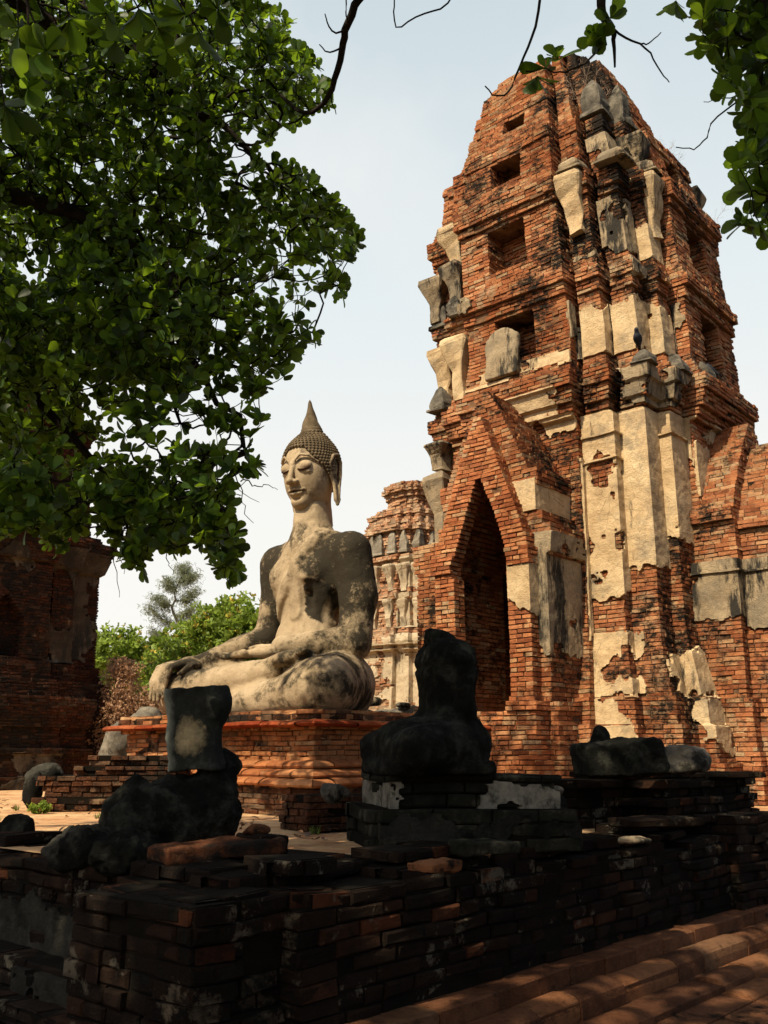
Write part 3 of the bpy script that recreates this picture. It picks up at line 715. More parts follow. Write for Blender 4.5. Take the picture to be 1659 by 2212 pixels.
# ================================================================ Buddha pedestal
M_SOOTB = brick_mat('sooty_top_brick', [(0., (.05, .025, .015)), (.6, (.13, .05, .025)), (1., (.16, .11, .07))], soot=(.47, .57), lime=(.6, .7))
PC = np.array([-.83, 11.6, 0])                      # near corner of the cornice
ped = empty('brick_pedestal', 'broad orange brick pedestal with stepped mouldings under the seated Buddha', 'pedestal', tuple(PC), THA)
LQ, LD = 4.35, 3.5
def roll_rect(name, x0, x1, y0, y1, z0, h, prof, mat, parent, bl=.3, seed=0):
    "a moulded brick course: profile swept along the two visible sides, cut into bricks"
    V, Q = [], []; r = random.Random(seed); n = 0
    for side in (0, 1):
        if side == 0: p, d, nn, L = np.array([x0, y1]), np.array([0, -1.]), np.array([-1., 0]), y1-y0
        else: p, d, nn, L = np.array([x0, y0]), np.array([1., 0]), np.array([0, -1.]), x1-x0
        a = 0.
        while a < L-1e-3:
            b = min(L, a+bl*r.uniform(.75, 1.2)); 
            if L-b < .1: b = L
            dz = r.gauss(0, .004); do = r.gauss(0, .006); dz2 = dz+r.gauss(0, .003); m = len(prof)
            for s, zz in ((a+(.004 if a else -0), dz), (b-.004, dz2)):
                for (o, z) in prof:
                    ext = o if (side == 0 and b == L and s > a+.01) or (side == 1 and a == 0 and s < .01) else 0
                    q = p+d*(s+(ext if side == 0 else -ext))+nn*(o+do); V.append((q[0], q[1], z0+z*h+zz))
            for i in range(m-1): Q.append((n+i, n+m+i, n+m+i+1, n+i+1))
            Q.append((n, n+m-1, n+m-1, n)) if False else None
            for base in (n, n+m):
                for i in range(1, m-2, 2): pass
            n += 2*m; a = b
    V = np.array(V, float); V += .008*np.stack([vn(V*5, 5), vn(V*5, 6), vn(V*5, 7)], 1)
    return mesh(name, V, Q, mat, parent, smooth=False)
ROLL = [(-.3, 0), (.01, 0), (.05, .10), (.065, .32), (.045, .60), (-.01, .84), (-.08, .98), (-.3, 1.0)]
BULL = [(-.2, .0), (.0, .0), (.06, .1), (.085, .35), (.075, .65), (.03, .9), (-.02, 1.), (-.3, 1.)]
def ped_fn(z, i=0):
    for z1, o in ((.36, -.16), (.44, -.06), (.64, .06), (.98, .19), (1.035, .10), (1.10, .03), (1.25, .10)):
        if z < z1: break
    return [[(o, LQ-o), (o, o), (LD, o), (LD, LQ-o)]]
B = Bricks(40); B.courses(ped_fn, 0, .31, .062, .28, jit=.016, miss=.12, wob=.008)
B.build('plinth', [M_SOOTB, M_MORT], ped, bevel=.008)
B = Bricks(41); B.courses(ped_fn, .31, 1.20, .062, .26, jit=.012, miss=.08, wob=.004)
B.build('base', [M_BRICKP, M_MORT], ped, bevel=.007)
M_ROLL = brick_mat('moulded_orange_brick', [(0., (.42, .16, .065)), (.5, (.58, .24, .095)), (1., (.64, .31, .135))], soot=(.60, .68), lime=(.64, .74))
M_TOPR = brick_mat('red_cornice_brick', [(0., (.28, .05, .02)), (.5, (.40, .085, .03)), (1., (.46, .13, .05))], soot=(.60, .68), lime=(.7, .8))
for k, (o, z) in enumerate(((-.25, .335), (-.13, .435), (-.01, .535))):
    w = roll_rect('moulding', o+.05, LD, o+.05, LQ-o, z, .10, [(-.0+p-.0, q) for p, q in ROLL], M_ROLL, ped, seed=k)
roll_rect('cornice', -.02, LD, -.02, LQ+.02, 1.035, .075, BULL, M_TOPR, ped, .42, 9)
# blackened top course
B = Bricks(42); B.courses(lambda z, i: [[(.09, LQ-.09), (.09, .09), (LD, .09), (LD, LQ-.09)]], 1.11, 1.20, .09, .3, jit=.012, wob=.006)
B.build('top_course', [M_SOOTB, M_MORTD], ped, bevel=.01)
tag(ped, None)

# ================================================================ the seated Buddha
def statue_mat(name, head=False):
    m = Mat(name, .92); x, y, z = m.sep()
    c = m.ramp(m.noise(1.8, 9, .7), [(.3, (.25, .185, .11)), (.5, (.38, .29, .18)), (.7, (.50, .395, .26))])
    c = m.mix(m.mask(m.noise(3.2, 8, .74), .55, .66), c, (.22, .165, .10))
    if not head:
        # soot gathers on shoulders, arms and chest; the belly was re-plastered
        ax = m.math('ABSOLUTE', m.math('ADD', x, -.02))
        up = m.ramp(m.math('DIVIDE', z, 3.), [(.0, .36), (.22, .40), (.30, .66), (.5, .82), (.80, .86), (.93, .72), (.99, .2)])
        arm = m.mask(ax, .34, .56); belly = m.ramp(m.math('DIVIDE', z, 3.), [(.38, 0.), (.43, 1.), (.58, 1.), (.68, 0.)])
        lft = m.mask(x, -.2, .75)
        keep = m.math('MULTIPLY', belly, m.math('SUBTRACT', 1., arm))
        n = m.math('ADD', m.math('MULTIPLY', m.noise(1.25, 9, .74), .75), m.math('MULTIPLY', m.noise(7, 6, .75), .25))
        lev = m.math('ADD', n, m.math('ADD', m.math('MULTIPLY', up, .20), m.math('ADD', m.math('MULTIPLY', arm, .075), m.math('ADD', m.math('MULTIPLY', keep, -.22), m.math('MULTIPLY', lft, .035)))))
        c = m.mix(m.math('MULTIPLY', m.mask(lev, .59, .72), .62), c, (.17, .125, .07)); pt = m.math('ADD', lev, m.math('MULTIPLY', m.math('SUBTRACT', m.noise(2.6, 9, .78), .5), .28)); c = m.mix(m.math('MULTIPLY', m.mask(pt, .655, .75), .93), c, (.022, .020, .015)); c = m.mix(m.math('MULTIPLY', m.mask(m.noise(5.5, 7, .75), .58, .64), .5), c, (.36, .28, .17))
        # surviving pale robe hem, and the black hollow under the left breast
        fl = m.math('ABSOLUTE', m.math('SUBTRACT', x, m.math('ADD', m.math('MULTIPLY', m.math('SUBTRACT', z, 1.95), .42), .10)))
        fr = m.mask(m.math('MULTIPLY', y, -1.), .12, .2)
        bnd = m.math('MULTIPLY', m.ramp(m.math('ADD', fl, m.math('MULTIPLY', m.noise(5, 4), .06)), [(.085, 1.), (.11, 0.)]), m.math('MULTIPLY', m.mask(z, 1.5, 1.6), fr))
        c = m.mix(m.math('MULTIPLY', bnd, .85), c, (.46, .37, .24))
        e1 = m.math('POWER', m.math('DIVIDE', m.math('ADD', x, -.44), .24), 2.); e2 = m.math('POWER', m.math('DIVIDE', m.math('ADD', z, -1.66), .34), 2.)
        pq = m.math('MULTIPLY', m.math('ADD', m.math('ADD', e1, e2), m.math('MULTIPLY', m.noise(3.2, 7, .72), 1.6)), .4)
        c = m.mix(m.math('MULTIPLY', m.math('MULTIPLY', m.ramp(pq, [(.60, 1.), (.66, 0.)]), fr), .95), c, (.020, .018, .014))
        vz = m.mask(z, 1.6, 2.1); vx = m.mask(x, .25, .5)
        dist = m.noise(3, 4); cv = N(m.t, 'ShaderNodeMix', data_type='RGBA'); cv.inputs[0].default_value = .12; m.L(m.co, cv.inputs[6])
        nn = N(m.t, 'ShaderNodeTexNoise', Scale=3.5, Detail=4); m.L(m.co, nn.inputs['Vector']); m.L(nn.outputs['Color'], cv.inputs[7])
        crk = m.ramp(m.vor(6.5, vec=cv.outputs[2]), [(0, 1.), (.03, .9), (.085, 0.)])
        crf = m.math('MULTIPLY', crk, m.math('MULTIPLY', vz, vx))
        c = m.mix(m.math('MULTIPLY', crf, .9), c, (.02, .016, .012))
        m.bump(m.math('SUBTRACT', m.math('ADD', m.noise(13, 8, .75), m.math('MULTIPLY', m.noise(3.5, 5), .5)), m.math('MULTIPLY', crf, 1.4)), .8, .03)
    else:
        n = m.math('ADD', m.math('MULTIPLY', m.noise(3.2, 9, .72), .8), m.math('MULTIPLY', m.noise(14, 5, .7), .2))
        side = m.math('MULTIPLY', m.mask(x, -.05, .5), .07)
        n = m.math('ADD', n, side)
        c = m.mix(m.math('MULTIPLY', m.mask(n, .54, .66), .85), c, (.105, .083, .055)); m.bump(m.noise(16, 7, .72), .35, .015)
    m.col(c); return m.m
M_ST = statue_mat('weathered_plaster'); M_STH = statue_mat('face_plaster', True)
M_CURL = simple('curl_plaster', [(.3, (.055, .042, .026)), (.55, (.13, .098, .06)), (.75, (.21, .16, .095))], 4, .5, .01)
M_EYE = simple('dark_brown_stain', [(.3, (.03, .014, .009)), (.7, (.05, .024, .015))], 20)
ctr = np.array([-1.09, 14.0, 0]); SZ = 1.19
RS = THA-math.pi/2
bud = empty('buddha_statue', 'large seated Buddha statue of weathered cream plaster on the orange brick pedestal', 'statue', (ctr[0], ctr[1], SZ), RS)
def body_sdf(P):
    P = P.astype(np.float32); D = ell(P, (0, .12, .45), (.84, .60, .55))                      # hips
    D = sm(D, ell(P, (0, -.02, 1.15), (.52, .40, .62)), .22)                                  # waist
    D = sm(D, ell(P, (0, .0, 2.03), (.72, .44, .62)), .25)                                    # chest
    D = sm(D, cap(P, (-.66, .05, 2.41), (0, .04, 2.52), .26, .28), .20); D = sm(D, cap(P, (.66, .05, 2.41), (0, .04, 2.52), .26, .28), .20)                      # shoulder girdle
    for s in (-1, 1): D = sm(D, ell(P, (s*.30, -.30, 2.08), (.25, .16, .22)), .10)
    D = sm(D, ell(P, (.34, -.435, 2.0), (.085, .07, .085)), .04)
    D = sm(D, ell(P, (0, -.26, .95), (.40, .22, .42)), .2)
    D = sm(D, cap(P, (0, .02, 2.55), (0, -.03, 3.12), .33, .262), .15)                         # neck
    # thighs
    for s in (-1, 1):
        D = sm(D, cap(P, (s*.52, .10, .46), (s*1.44, -1.08, .37), .50, .37), .22)
    D = sm(D, ell(P, (.95, -.85, .36), (.72, .42, .37), rotz(-.5)), .18)
    # shins: left below, right on top
    D = sm(D, cap(P, (1.36, -1.20, .28), (-.35, -1.12, .19), .29, .20), .12)
    D = sm(D, cap(P, (-1.46, -1.24, .37), (.28, -1.02, .60), .30, .18), .06)
    # right foot, sole up on the left thigh
    D = sm(D, ell(P, (.62, -.98, .77), (.40, .17, .11), rotz(.12)@roty(-.12)), .05)
    for i in range(5): D = sm(D, cap(P, (.92, -1.10+.075*i, .82), (1.05-.03*i, -1.10+.075*i, .84), .05-.004*i, .045-.004*i), .02)
    # arms
    A = cap(P, (.79, .05, 2.38), (.86, .12, 1.70), .295, .27); A = sm(A, cap(P, (.86, .12, 1.70), (.87, .03, 1.03), .27, .235), .1)
    A = sm(A, cap(P, (.87, -.02, 1.06), (.14, -.68, .99), .23, .14), .08)
    A2 = cap(P, (-.79, .05, 2.38), (-.85, .10, 1.70), .285, .25); A2 = sm(A2, cap(P, (-.86, .10, 1.72), (-.92, .0, 1.22), .25, .21), .1)
    A2 = sm(A2, cap(P, (-.92, -.02, 1.22), (-1.30, -.92, .86), .215, .125), .08)
    D = sm(D, A, .055); D = sm(D, A2, .10)
    D = smx(D, -cap(P, (.60, -.12, 1.75), (.62, -.08, 1.35), .06, .05), .04)                  # gap arm/waist
    # left hand, palm up in the lap, fingers to his right
    H = ell(P, (-.06, -.76, .905), (.27, .17, .085), rotz(.35)); 
    for i in range(4):
        o = i*.075; H = sm(H, cap(P, (-.26-.02*i, -.72-o*1.2, .90), (-.60-.03*(i == 1)+.03*(i == 3), -.86-o, .885-.01*i), .052, .043), .022)
        H = sm(H, cap(P, (-.60, -.86-o, .885-.01*i), (-.80+.05*abs(i-1.5), -.90-o, .90), .043, .036), .015)
    H = sm(H, cap(P, (.0, -.66, .97), (-.24, -.70, 1.00), .055, .045), .03); H = sm(H, cap(P, (-.24, -.70, 1.0), (-.42, -.78, .99), .045, .036), .02)
    D = sm(D, H, .03)
    # right hand draped over the shin, fingers pointing down
    H = ell(P, (-1.41, -1.12, .82), (.17, .24, .095), rotx(.38)@np.eye(3))
    for i in range(4):
        bx = -1.55+.095*i; l = (0, .02, .03, -.02)[i]
        p0, p1, p2, p3 = (bx, -1.26, .80), (bx-.03, -1.49, .72), (bx-.045, -1.585-l*.3, .52), (bx-.05, -1.60-l*.2, .28-l)
        H = sm(H, cap(P, p0, p1, .058, .054), .02); H = sm(H, cap(P, p1, p2, .054, .048), .015); H = sm(H, cap(P, p2, p3, .048, .036), .015)
    H = sm(H, cap(P, (-1.27, -1.02, .80), (-1.12, -1.30, .74), .06, .052), .03); H = sm(H, cap(P, (-1.12, -1.30, .74), (-1.13, -1.48, .62), .05, .038), .02)
    D = sm(D, H, .03)
    # robe: hem line from left shoulder to right flank, flap band
    cur = D
    pts = [(.42, -.15, 2.72), (.28, -.36, 2.45), (.10, -.44, 2.15), (-.12, -.43, 1.85), (-.38, -.33, 1.6), (-.55, -.12, 1.45)]
    L = None
    for a, b in zip(pts[:-1], pts[1:]): c = cap(P, a, b, .10, .10); L = c if L is None else np.minimum(L, c)
    D = np.where(L < 0, D-.045*np.clip(-L/.03, 0, 1), D)
    pts = [(.28, -.25, 2.78), (.2, -.45, 2.4), (.13, -.46, 2.0), (.10, -.44, 1.5)]
    L = None
    for a, b in zip(pts[:-1], pts[1:]): c = cap(P, a, b, .12, .13); L = c if L is None else np.minimum(L, c)
    D = np.where(L < 0, D-.035*np.clip(-L/.03, 0, 1), D)
    # broken plaster hollow under the left breast
    D = smx(D, -rbox(P, (.40, -.40, 1.66), (.16, .06, .15), .03, rotz(-.7)), .02)
    D = smx(D, -P[..., 2], .02)
    return D
sdf_obj('body', body_sdf, (-2.0, -1.75, -.05), (2.0, .85, 3.2), .030, M_ST, bud, disp=[(.030, 2.2, 8), (.012, 8, 9)])
# head
HT = (0, -.06, 3.715); head_m = Matrix.Translation(HT)@Matrix.Rotation(math.radians(8), 4, 'Z')@Matrix.Rotation(math.radians(7), 4, 'X')@Matrix.Scale(.905, 4)
def arc(P, pts, r):
    L = None
    for a, b in zip(pts[:-1], pts[1:]): c = cap(P, a, b, r, r); L = c if L is None else np.minimum(L, c)
    return L
def skull(P):
    D = ell(P, (0, .06, .12), (.43, .49, .50)); D = sm(D, ell(P, (0, -.09, -.17), (.385, .385, .50)), .16)
    return D
def head_sdf(P):
    P = P.astype(np.float32); D = skull(P)
    D = sm(D, ell(P, (0, -.33, -.56), (.15, .13, .12)), .12)
    D = sm(D, cap(P, (0, .09, -.45), (0, .09, -1.05), .262, .28), .14)
    for s in (-1, 1):
        D = sm(D, arc(P, [(s*.035, -.475, .02), (s*.06, -.495, .12), (s*.16, -.475, .21), (s*.28, -.39, .185), (s*.375, -.26, .08)], .021), .025)
        D = sm(D, ell(P, (s*.18, -.378, .03), (.135, .088, .085)), .025)
        D = sm(D, ell(P, (s*.185, -.375, -.07), (.11, .07, .05)), .03)
        D = sm(D, ell(P, (s*.065, -.515, -.235), (.055, .055, .042)), .03)
    D = sm(D, cap(P, (0, -.46, .12), (0, -.565, -.215), .028, .050), .03)
    D = sm(D, ell(P, (0, -.585, -.225), (.055, .05, .045)), .03)
    D = sm(D, arc(P, [(-.165, -.40, -.366), (-.08, -.462, -.368), (-.03, -.487, -.352), (0, -.48, -.362), (.03, -.487, -.352), (.08, -.462, -.368), (.165, -.40, -.366)], .021), .012)
    D = sm(D, arc(P, [(-.11, -.42, -.415), (0, -.478, -.432), (.11, -.42, -.415)], .028), .014)
    D = smx(D, -arc(P, [(-.17, -.41, -.375), (-.05, -.505, -.402), (0, -.51, -.396), (.05, -.505, -.402), (.17, -.41, -.375)], .010), .01)
    D = smx(D, -ell(P, (0, -.44, -.505), (.10, .05, .03)), .04)
    return D
def placed(o): o.matrix_local = head_m; return o
placed(sdf_obj('head', head_sdf, (-.5, -.72, -.95), (.5, .62, .68), .0145, M_STH, bud, disp=[(.008, 6, 12)]))
for s in (-1, 1):      # dark line of each lowered eye
    e_ = lambda P, s=s: np.maximum(arc(P.astype(np.float32), [(s*.085, -.452, -.022), (s*.135, -.475, -.043), (s*.20, -.468, -.048), (s*.255, -.43, -.030), (s*.29, -.395, -.010)], .017), -head_sdf(P)-.02)
    placed(sdf_obj('eye_line', e_, (-.34, -.52, -.09) if s < 0 else (.05, -.52, -.09), (-.05, -.36, .03) if s < 0 else (.34, -.36, .03), .008, M_EYE, bud))
placed(sdf_obj('mouth_line', lambda P: arc(P.astype(np.float32), [(-.17, -.40, -.384), (-.06, -.475, -.392), (0, -.490, -.386), (.06, -.475, -.392), (.17, -.40, -.384)], .009), (-.2, -.51, -.42), (.2, -.37, -.34), .006, M_EYE, bud))
def hair_region(P):       # >0 outside of hair
    x, y, z = np.abs(P[..., 0]), P[..., 1], P[..., 2]
    front = .365-.10*x-1.05*np.clip(x-.16, 0, 1)**1.15*1.2; line = np.where(y < .02, front-np.clip(y+.25, 0, .6)*.95, -.02-np.clip(y-.02, 0, .3)*1.4)
    return line-z
def hair_sdf(P):
    P = P.astype(np.float32); D = skull(P)-.035; D = sm(D, ell(P, (0, .10, .46), (.29, .30, .27)), .05)
    return smx(D, hair_region(P)*.6, .02)
placed(sdf_obj('hair', hair_sdf, (-.55, -.6, -.6), (.55, .65, .95), .02, M_CURL, bud))
def curls():
    ico = []; V, T, n = [], [], 0
    # low dome template
    tv = []; 
    for k, (r, h) in enumerate(((1, 0), (.75, .66), (0, 1.05))):
        for j in range(6 if r else 1): a = j*math.pi/3; tv.append((r*math.cos(a), r*math.sin(a), h))
    tv = np.array(tv); tf = [(j, (j+1) % 6, 6+(j+1) % 6) for j in range(6)]+[(j, 6+(j+1) % 6, 6+j) for j in range(6)]+[(6+j, 6+(j+1) % 6, 12) for j in range(6)]; tf = np.array(tf)
    def drop(dirs, c, f):
        nonlocal n
        d = np.array(dirs, np.float32); t = np.zeros(len(d), np.float32); c = np.array(c, np.float32)
        for _ in range(30): t += -f(c+d*t[:, None])*.9*-1*-1*-1 if False else -f(c+d*t[:, None])
        P = c+d*t[:, None]; e = 1e-2
        G = np.stack([f(P+np.eye(3, dtype=np.float32)[i]*e)-f(P-np.eye(3, dtype=np.float32)[i]*e) for i in range(3)], 1); G /= np.linalg.norm(G, axis=1)[:, None]
        ok = (hair_region(P) < -.012); P, G = P[ok], G[ok]
        return P, G
    fs = lambda P: sm(skull(P)-.035, ell(P, (0, .10, .46), (.29, .30, .27)), .05)
    D = []
    for k in range(25):                  # rows round the head
        el = -62+k*6.1; el = math.radians(el); m = max(6, int(2*math.pi*math.cos(el)*.5/.056))
        for j in range(m): a = 2*math.pi*(j+.5*(k % 2))/m; D.append((math.cos(a)*math.cos(el), math.sin(a)*math.cos(el), math.sin(el)))
    P, G = drop(D, (0, .08, .12), fs)
    a = np.cross(G, (0, 0, 1.)); a /= np.maximum(np.linalg.norm(a, axis=1), 1e-6)[:, None]; b = np.cross(G, a); r = .026
    V = P[:, None]+r*(tv[None, :, 0:1]*a[:, None]+tv[None, :, 1:2]*b[:, None]+tv[None, :, 2:3]*G[:, None])
    T = (np.arange(len(P))[:, None, None]*13+tf[None]).reshape(-1, 3)
    o = mesh('hair_curls', V.reshape(-1, 3), [], M_CURL, bud, T, smooth=False); tag(o, kind='stuff'); placed(o)
curls()
def flame(P):
    P = P.astype(np.float32); z = P[..., 2]-.70; a = np.arctan2(P[..., 1]-.10, P[..., 0]); r = np.sqrt(P[..., 0]**2+(P[..., 1]-.10)**2)
    R = np.interp(z, [-.05, 0, .06, .20, .31, .42, .53, .59], [.18, .175, .16, .125, .085, .05, .03, .0]).astype(np.float32)
    D = (r-R*(1+.13*np.sin(3*a+z*16)*np.clip(1.2-z*2.2, 0, 1)))*.6
    for i, zz in enumerate((-.01, .035)): D = sm(D, np.sqrt((r-.175+.015*i)**2+(z-zz)**2)-.024, .01)
    return np.maximum(D, -z-.06)
placed(sdf_obj('finial', flame, (-.24, -.16, .62), (.24, .36, 1.33), .0125, M_CURL, bud))
for s in (-1, 1):
    def ear(P, s=s):
        P = P.astype(np.float32); x = P[..., 0]*s+(.055 if s < 0 else 0); Q_ = np.stack([x, P[..., 1], P[..., 2]], -1)
        ring = arc(Q_-np.array([-.0 if s > 0 else -.0, 0, 0], np.float32), [(.45, -.03, -.14), (.475, -.07, .06), (.50, .0, .20), (.52, .09, .215), (.525, .16, .09), (.51, .155, -.12), (.495, .12, -.32), (.49, .09, -.52)], .028)
        lobe = arc(Q_, [(.45, -.03, -.14), (.47, .02, -.30), (.475, .03, -.50), (.48, .06, -.62), (.49, .10, -.54)], .030)
        plate = ell(Q_, (.44, .06, .03), (.045, .11, .19)); plate = sm(plate, arc(Q_, [(.44, .075, -.1), (.455, .065, -.54)], .042), .02)
        inner = arc(Q_, [(.485, .065, .11), (.495, .085, -.02), (.485, .05, -.12)], .016)
        return sm(sm(sm(ring, lobe, .012), plate, .015), inner, .01)
    placed(sdf_obj('ear', ear, (-.58, -.13, -.68) if s < 0 else (.36, -.13, -.68), (-.36, .22, .27) if s < 0 else (.58, .22, .27), .0115, M_STH, bud))
# ================================================================ foreground terrace wall
wall = empty('ruined_wall', 'long low near-black brick wall in deep shade across the foreground, with rounded mouldings along its foot', 'wall', (-.45, 5.73, 0), THA)
WO = -.82
B = Bricks(51); kw = dict(jit=.014, miss=.08, gap=.011, dep=.30, cull=False)
WP = (.034, 2.3)
# local x along the wall, y inward.   main run
def top_w(x): return 0
B.rect(0.0, 7.2, .0, 1.2, WO, -.17, .093, .34, wob=.008, **kw)
rw = random.Random(77)
def capstones(x0, x1, y, z, n=2, d=.55):      # worn single stones of uneven size along the broken wall head
    for k in range(n):
        x = x0+rw.uniform(0, .2); zz = z+k*.085
        while x < x1:
            L = rw.uniform(.26, .52); 
            if rw.random() > (.06, .30, .5)[k]:
                yy = y+k*.10+rw.uniform(-.03, .07); za, zb = zz+rw.uniform(-.012, .004), zz+.085+rw.uniform(-.02, .012); B.rect(x, min(x1, x+L-.02), yy, yy+d-k*.1+rw.uniform(-.05, .1), za, zb, zb-za, 2, wob=.016, **kw)
            x += L
capstones(-.05, 7.1, .0, -.17, 3)
for (a, b, y0, y1, z0, z1) in ((0, 7.2, .45, 1.1, -.17, -.075),
                               (5.15, 7.25, .12, 1.3, .01, .1), (2.5, 3.4, .35, 1.0, -.08, .01)):
    B.rect(a, b, y0, y1, z0, z1, z1-z0, .36, wob=.014, **kw)
# corner block in front (left)
kx, ky = (np.array([KX+.45, KY-5.73])@AX[:2], np.array([KX+.45, KY-5.73])@BX[:2])
B.rect(kx, kx+1.01, ky, ky+1.1, WO-.3, -.14, .095, .34, wob=.010, **kw)
B.rect(kx+.30, kx+1.35, ky+.30, ky+1.15, -.14, -.05, .095, .38, wob=.014, **kw); B.rect(kx+.45, kx+1.6, ky+.45, ky+1.2, -.045, .045, .09, .36, wob=.014, **kw)
capstones(kx+.08, kx+1.3, ky+.08, -.14, 1, .4); capstones(kx+.3, kx+1.6, ky+.26, -.05, 1, .4)
for k in range(3): B.rect(kx+.10+rw.uniform(-.02, .03), kx+.45, ky+.1+.32*k, ky+.38+.32*k, -.14, -.055, .085, 2, wob=.016, **kw)
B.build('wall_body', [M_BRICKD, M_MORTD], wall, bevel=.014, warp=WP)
# pier at the right end of the wall
B = Bricks(52)
B.rect(5.95, 7.3, -.10, 1.0, WO, .02, .09, .32, wob=.008, **kw)
for (a, b, y0, y1, z0, z1) in ((4.9, 7.35, .15, 1.15, .02, .11), (5.05, 7.25, .2, 1.2, .11, .20), (4.95, 7.32, .18, 1.2, .20, .28), (5.15, 7.25, .25, 1.2, .28, .37), (5.05, 7.3, .22, 1.2, .37, .455)):
    B.rect(a, b, y0, y1, z0, z1, z1-z0, .3, wob=.012, **kw)
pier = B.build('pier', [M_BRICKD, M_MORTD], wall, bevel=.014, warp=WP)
# mouldings along the foot: half-round rows stepping outwards
def rolls():
    V, Q, n = [], [], 0; r = random.Random(8)
    rows = ((-.06, -.80, .20, .05, 0), (-.30, -.885, .25, .10, 1), (-.60, -1.0, .26, .115, 1), (-.86, -1.06, .24, .10, 1), (-1.10, -1.13, .22, .09, 0), (-1.35, -1.17, .24, .08, 1), (-1.6, -1.21, .24, .08, 0), (-1.85, -1.25, .25, .08, 1))
    for (y, z, w, h, rd) in rows:
        x = -4.5+r.uniform(0, .3)
        while x < 9.5:
            L = r.choice((.62, .9, 1.2, .5)); x1 = x+L-.012; dz = r.gauss(0, .005); dy = r.gauss(0, .006)
            if rd == 1 and abs(x-2.55) < .25 and y > -.9: dz -= .07; 
            prof = [(0, -.35), (0, 0)] if False else []
            if rd: pf = [(-w*.5+w*1.08*(1-math.cos(t))*.5*1.0, math.sin(t)) for t in np.linspace(0, math.pi, 8)]; pf = [(-w*.55, -1.2)]+[(-w*.55*math.cos(t), (math.sin(t)**.6)*.88) for t in np.linspace(0, math.pi*.8, 8)]+[(w*.6, .4)]
            else: pf = [(-w*.6, -1.6), (-w*.6, .75), (-w*.5, .98), (w*.7, 1.0)]
            m = len(pf); dz2 = dz+r.gauss(0, .006)
            for xx, d in ((x, dz), (x1, dz2)):
                for (o, q) in pf: V.append((xx, y+dy+o, z-h+(h*q)+d if q > 0 else z-h+h*q))
            for i in range(m-1): Q.append((n+i, n+m+i, n+m+i+1, n+i+1))
            k = m//2
            for b0, f in ((n, 0), (n+m, 1)):
                for i in range(1, m-2, 2): q_ = (b0, b0+i, b0+i+1, b0+i+2); Q.append(q_ if f else q_[::-1])
            n += 2*m; x += L
        # bedding behind each row
        b = n; V += [(-4.6, y+w*.7, z-h*.9-.35), (9.6, y+w*.7, z-h*.9-.35), (9.6, y-w*.5, z-h*.55), (-4.6, y-w*.5, z-h*.55), (9.6, y+w*.9, z-h*.45), (-4.6, y+w*.9, z-h*.45), (-4.6, y-w*.5, z-.5), (9.6, y-w*.5, z-.5)]
        Q += [(b+3, b+2, b+4, b+5), (b+6, b+7, b+2, b+3)]; n += 8
    V = np.array(V); V += .009*np.stack([vn(V*3.5, 5), vn(V*3.5, 6), vn(V*3.5, 7)], 1)
    mesh('moulding', V, Q, M_BRICKM, wall)
rolls()
# rough left arm of the wall, running back to the left
wall2 = empty('ruined_wall', 'rough near-black wall with grey patches of stucco filling the bottom left corner', 'wall', (KX, KY, 0), THA)
B = Bricks(53)
B.rect(.42, 1.6, .9, 26, WO-.5, -.11, .092, .34, wob=.012, **kw)
for (x0, y0, y1, z0, z1) in ((.5, 1.0, 1.9, -.11, -.01), (.52, 2.1, 2.9, -.11, -.02), (.48, 3.0, 26, -.11, -.01), (.6, 3.15, 3.6, -.01, .08)):
    B.rect(x0, 1.3, y0, y1, z0, z1, z1-z0, .34, wob=.014, **kw)
B.rect(.15, .5, .93, 4.2, WO-.5, -.62, .09, .34, wob=.02, **kw); B.rect(-.1, .2, .93, 4.2, WO-.5, -.85, .09, .34, wob=.02, **kw)
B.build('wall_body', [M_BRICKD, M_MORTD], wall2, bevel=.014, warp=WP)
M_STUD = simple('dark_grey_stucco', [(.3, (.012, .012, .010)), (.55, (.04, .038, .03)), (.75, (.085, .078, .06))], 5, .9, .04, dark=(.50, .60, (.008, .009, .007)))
lw = lambda z, i=0: [(.42, 4.5), (.42, .9), (1.5, .9), (1.5, 4.5)]
plaster('stucco', lw, [0], -1.0, -.14, M_STUD, wall2, ragged(-.95, -.25, .12, .08, 130, 2.5), off=.035, cell=.03, rough=.05)
plaster('stucco', lambda z, i=0: [(.15, 4.2), (.15, .93), (.5, .93), (.5, 4.2)], [0], -1.25, -.64, M_STUD, wall2, ragged(-1.3, -.6, .1, .05, 131, 3), off=.03, cell=.03, rough=.04)
# right wing beyond the pier
w3 = empty('ruined_wall', 'short dark brick wall end at the right edge beyond the pier', 'wall', tuple(wl(7.2, .35)), THA)
B = Bricks(54); B.rect(0, 3.2, 0, 1.0, WO, -.06, .09, .32, wob=.012, **kw); B.build('wall_body', [M_BRICKD, M_MORTD], w3, bevel=.01)

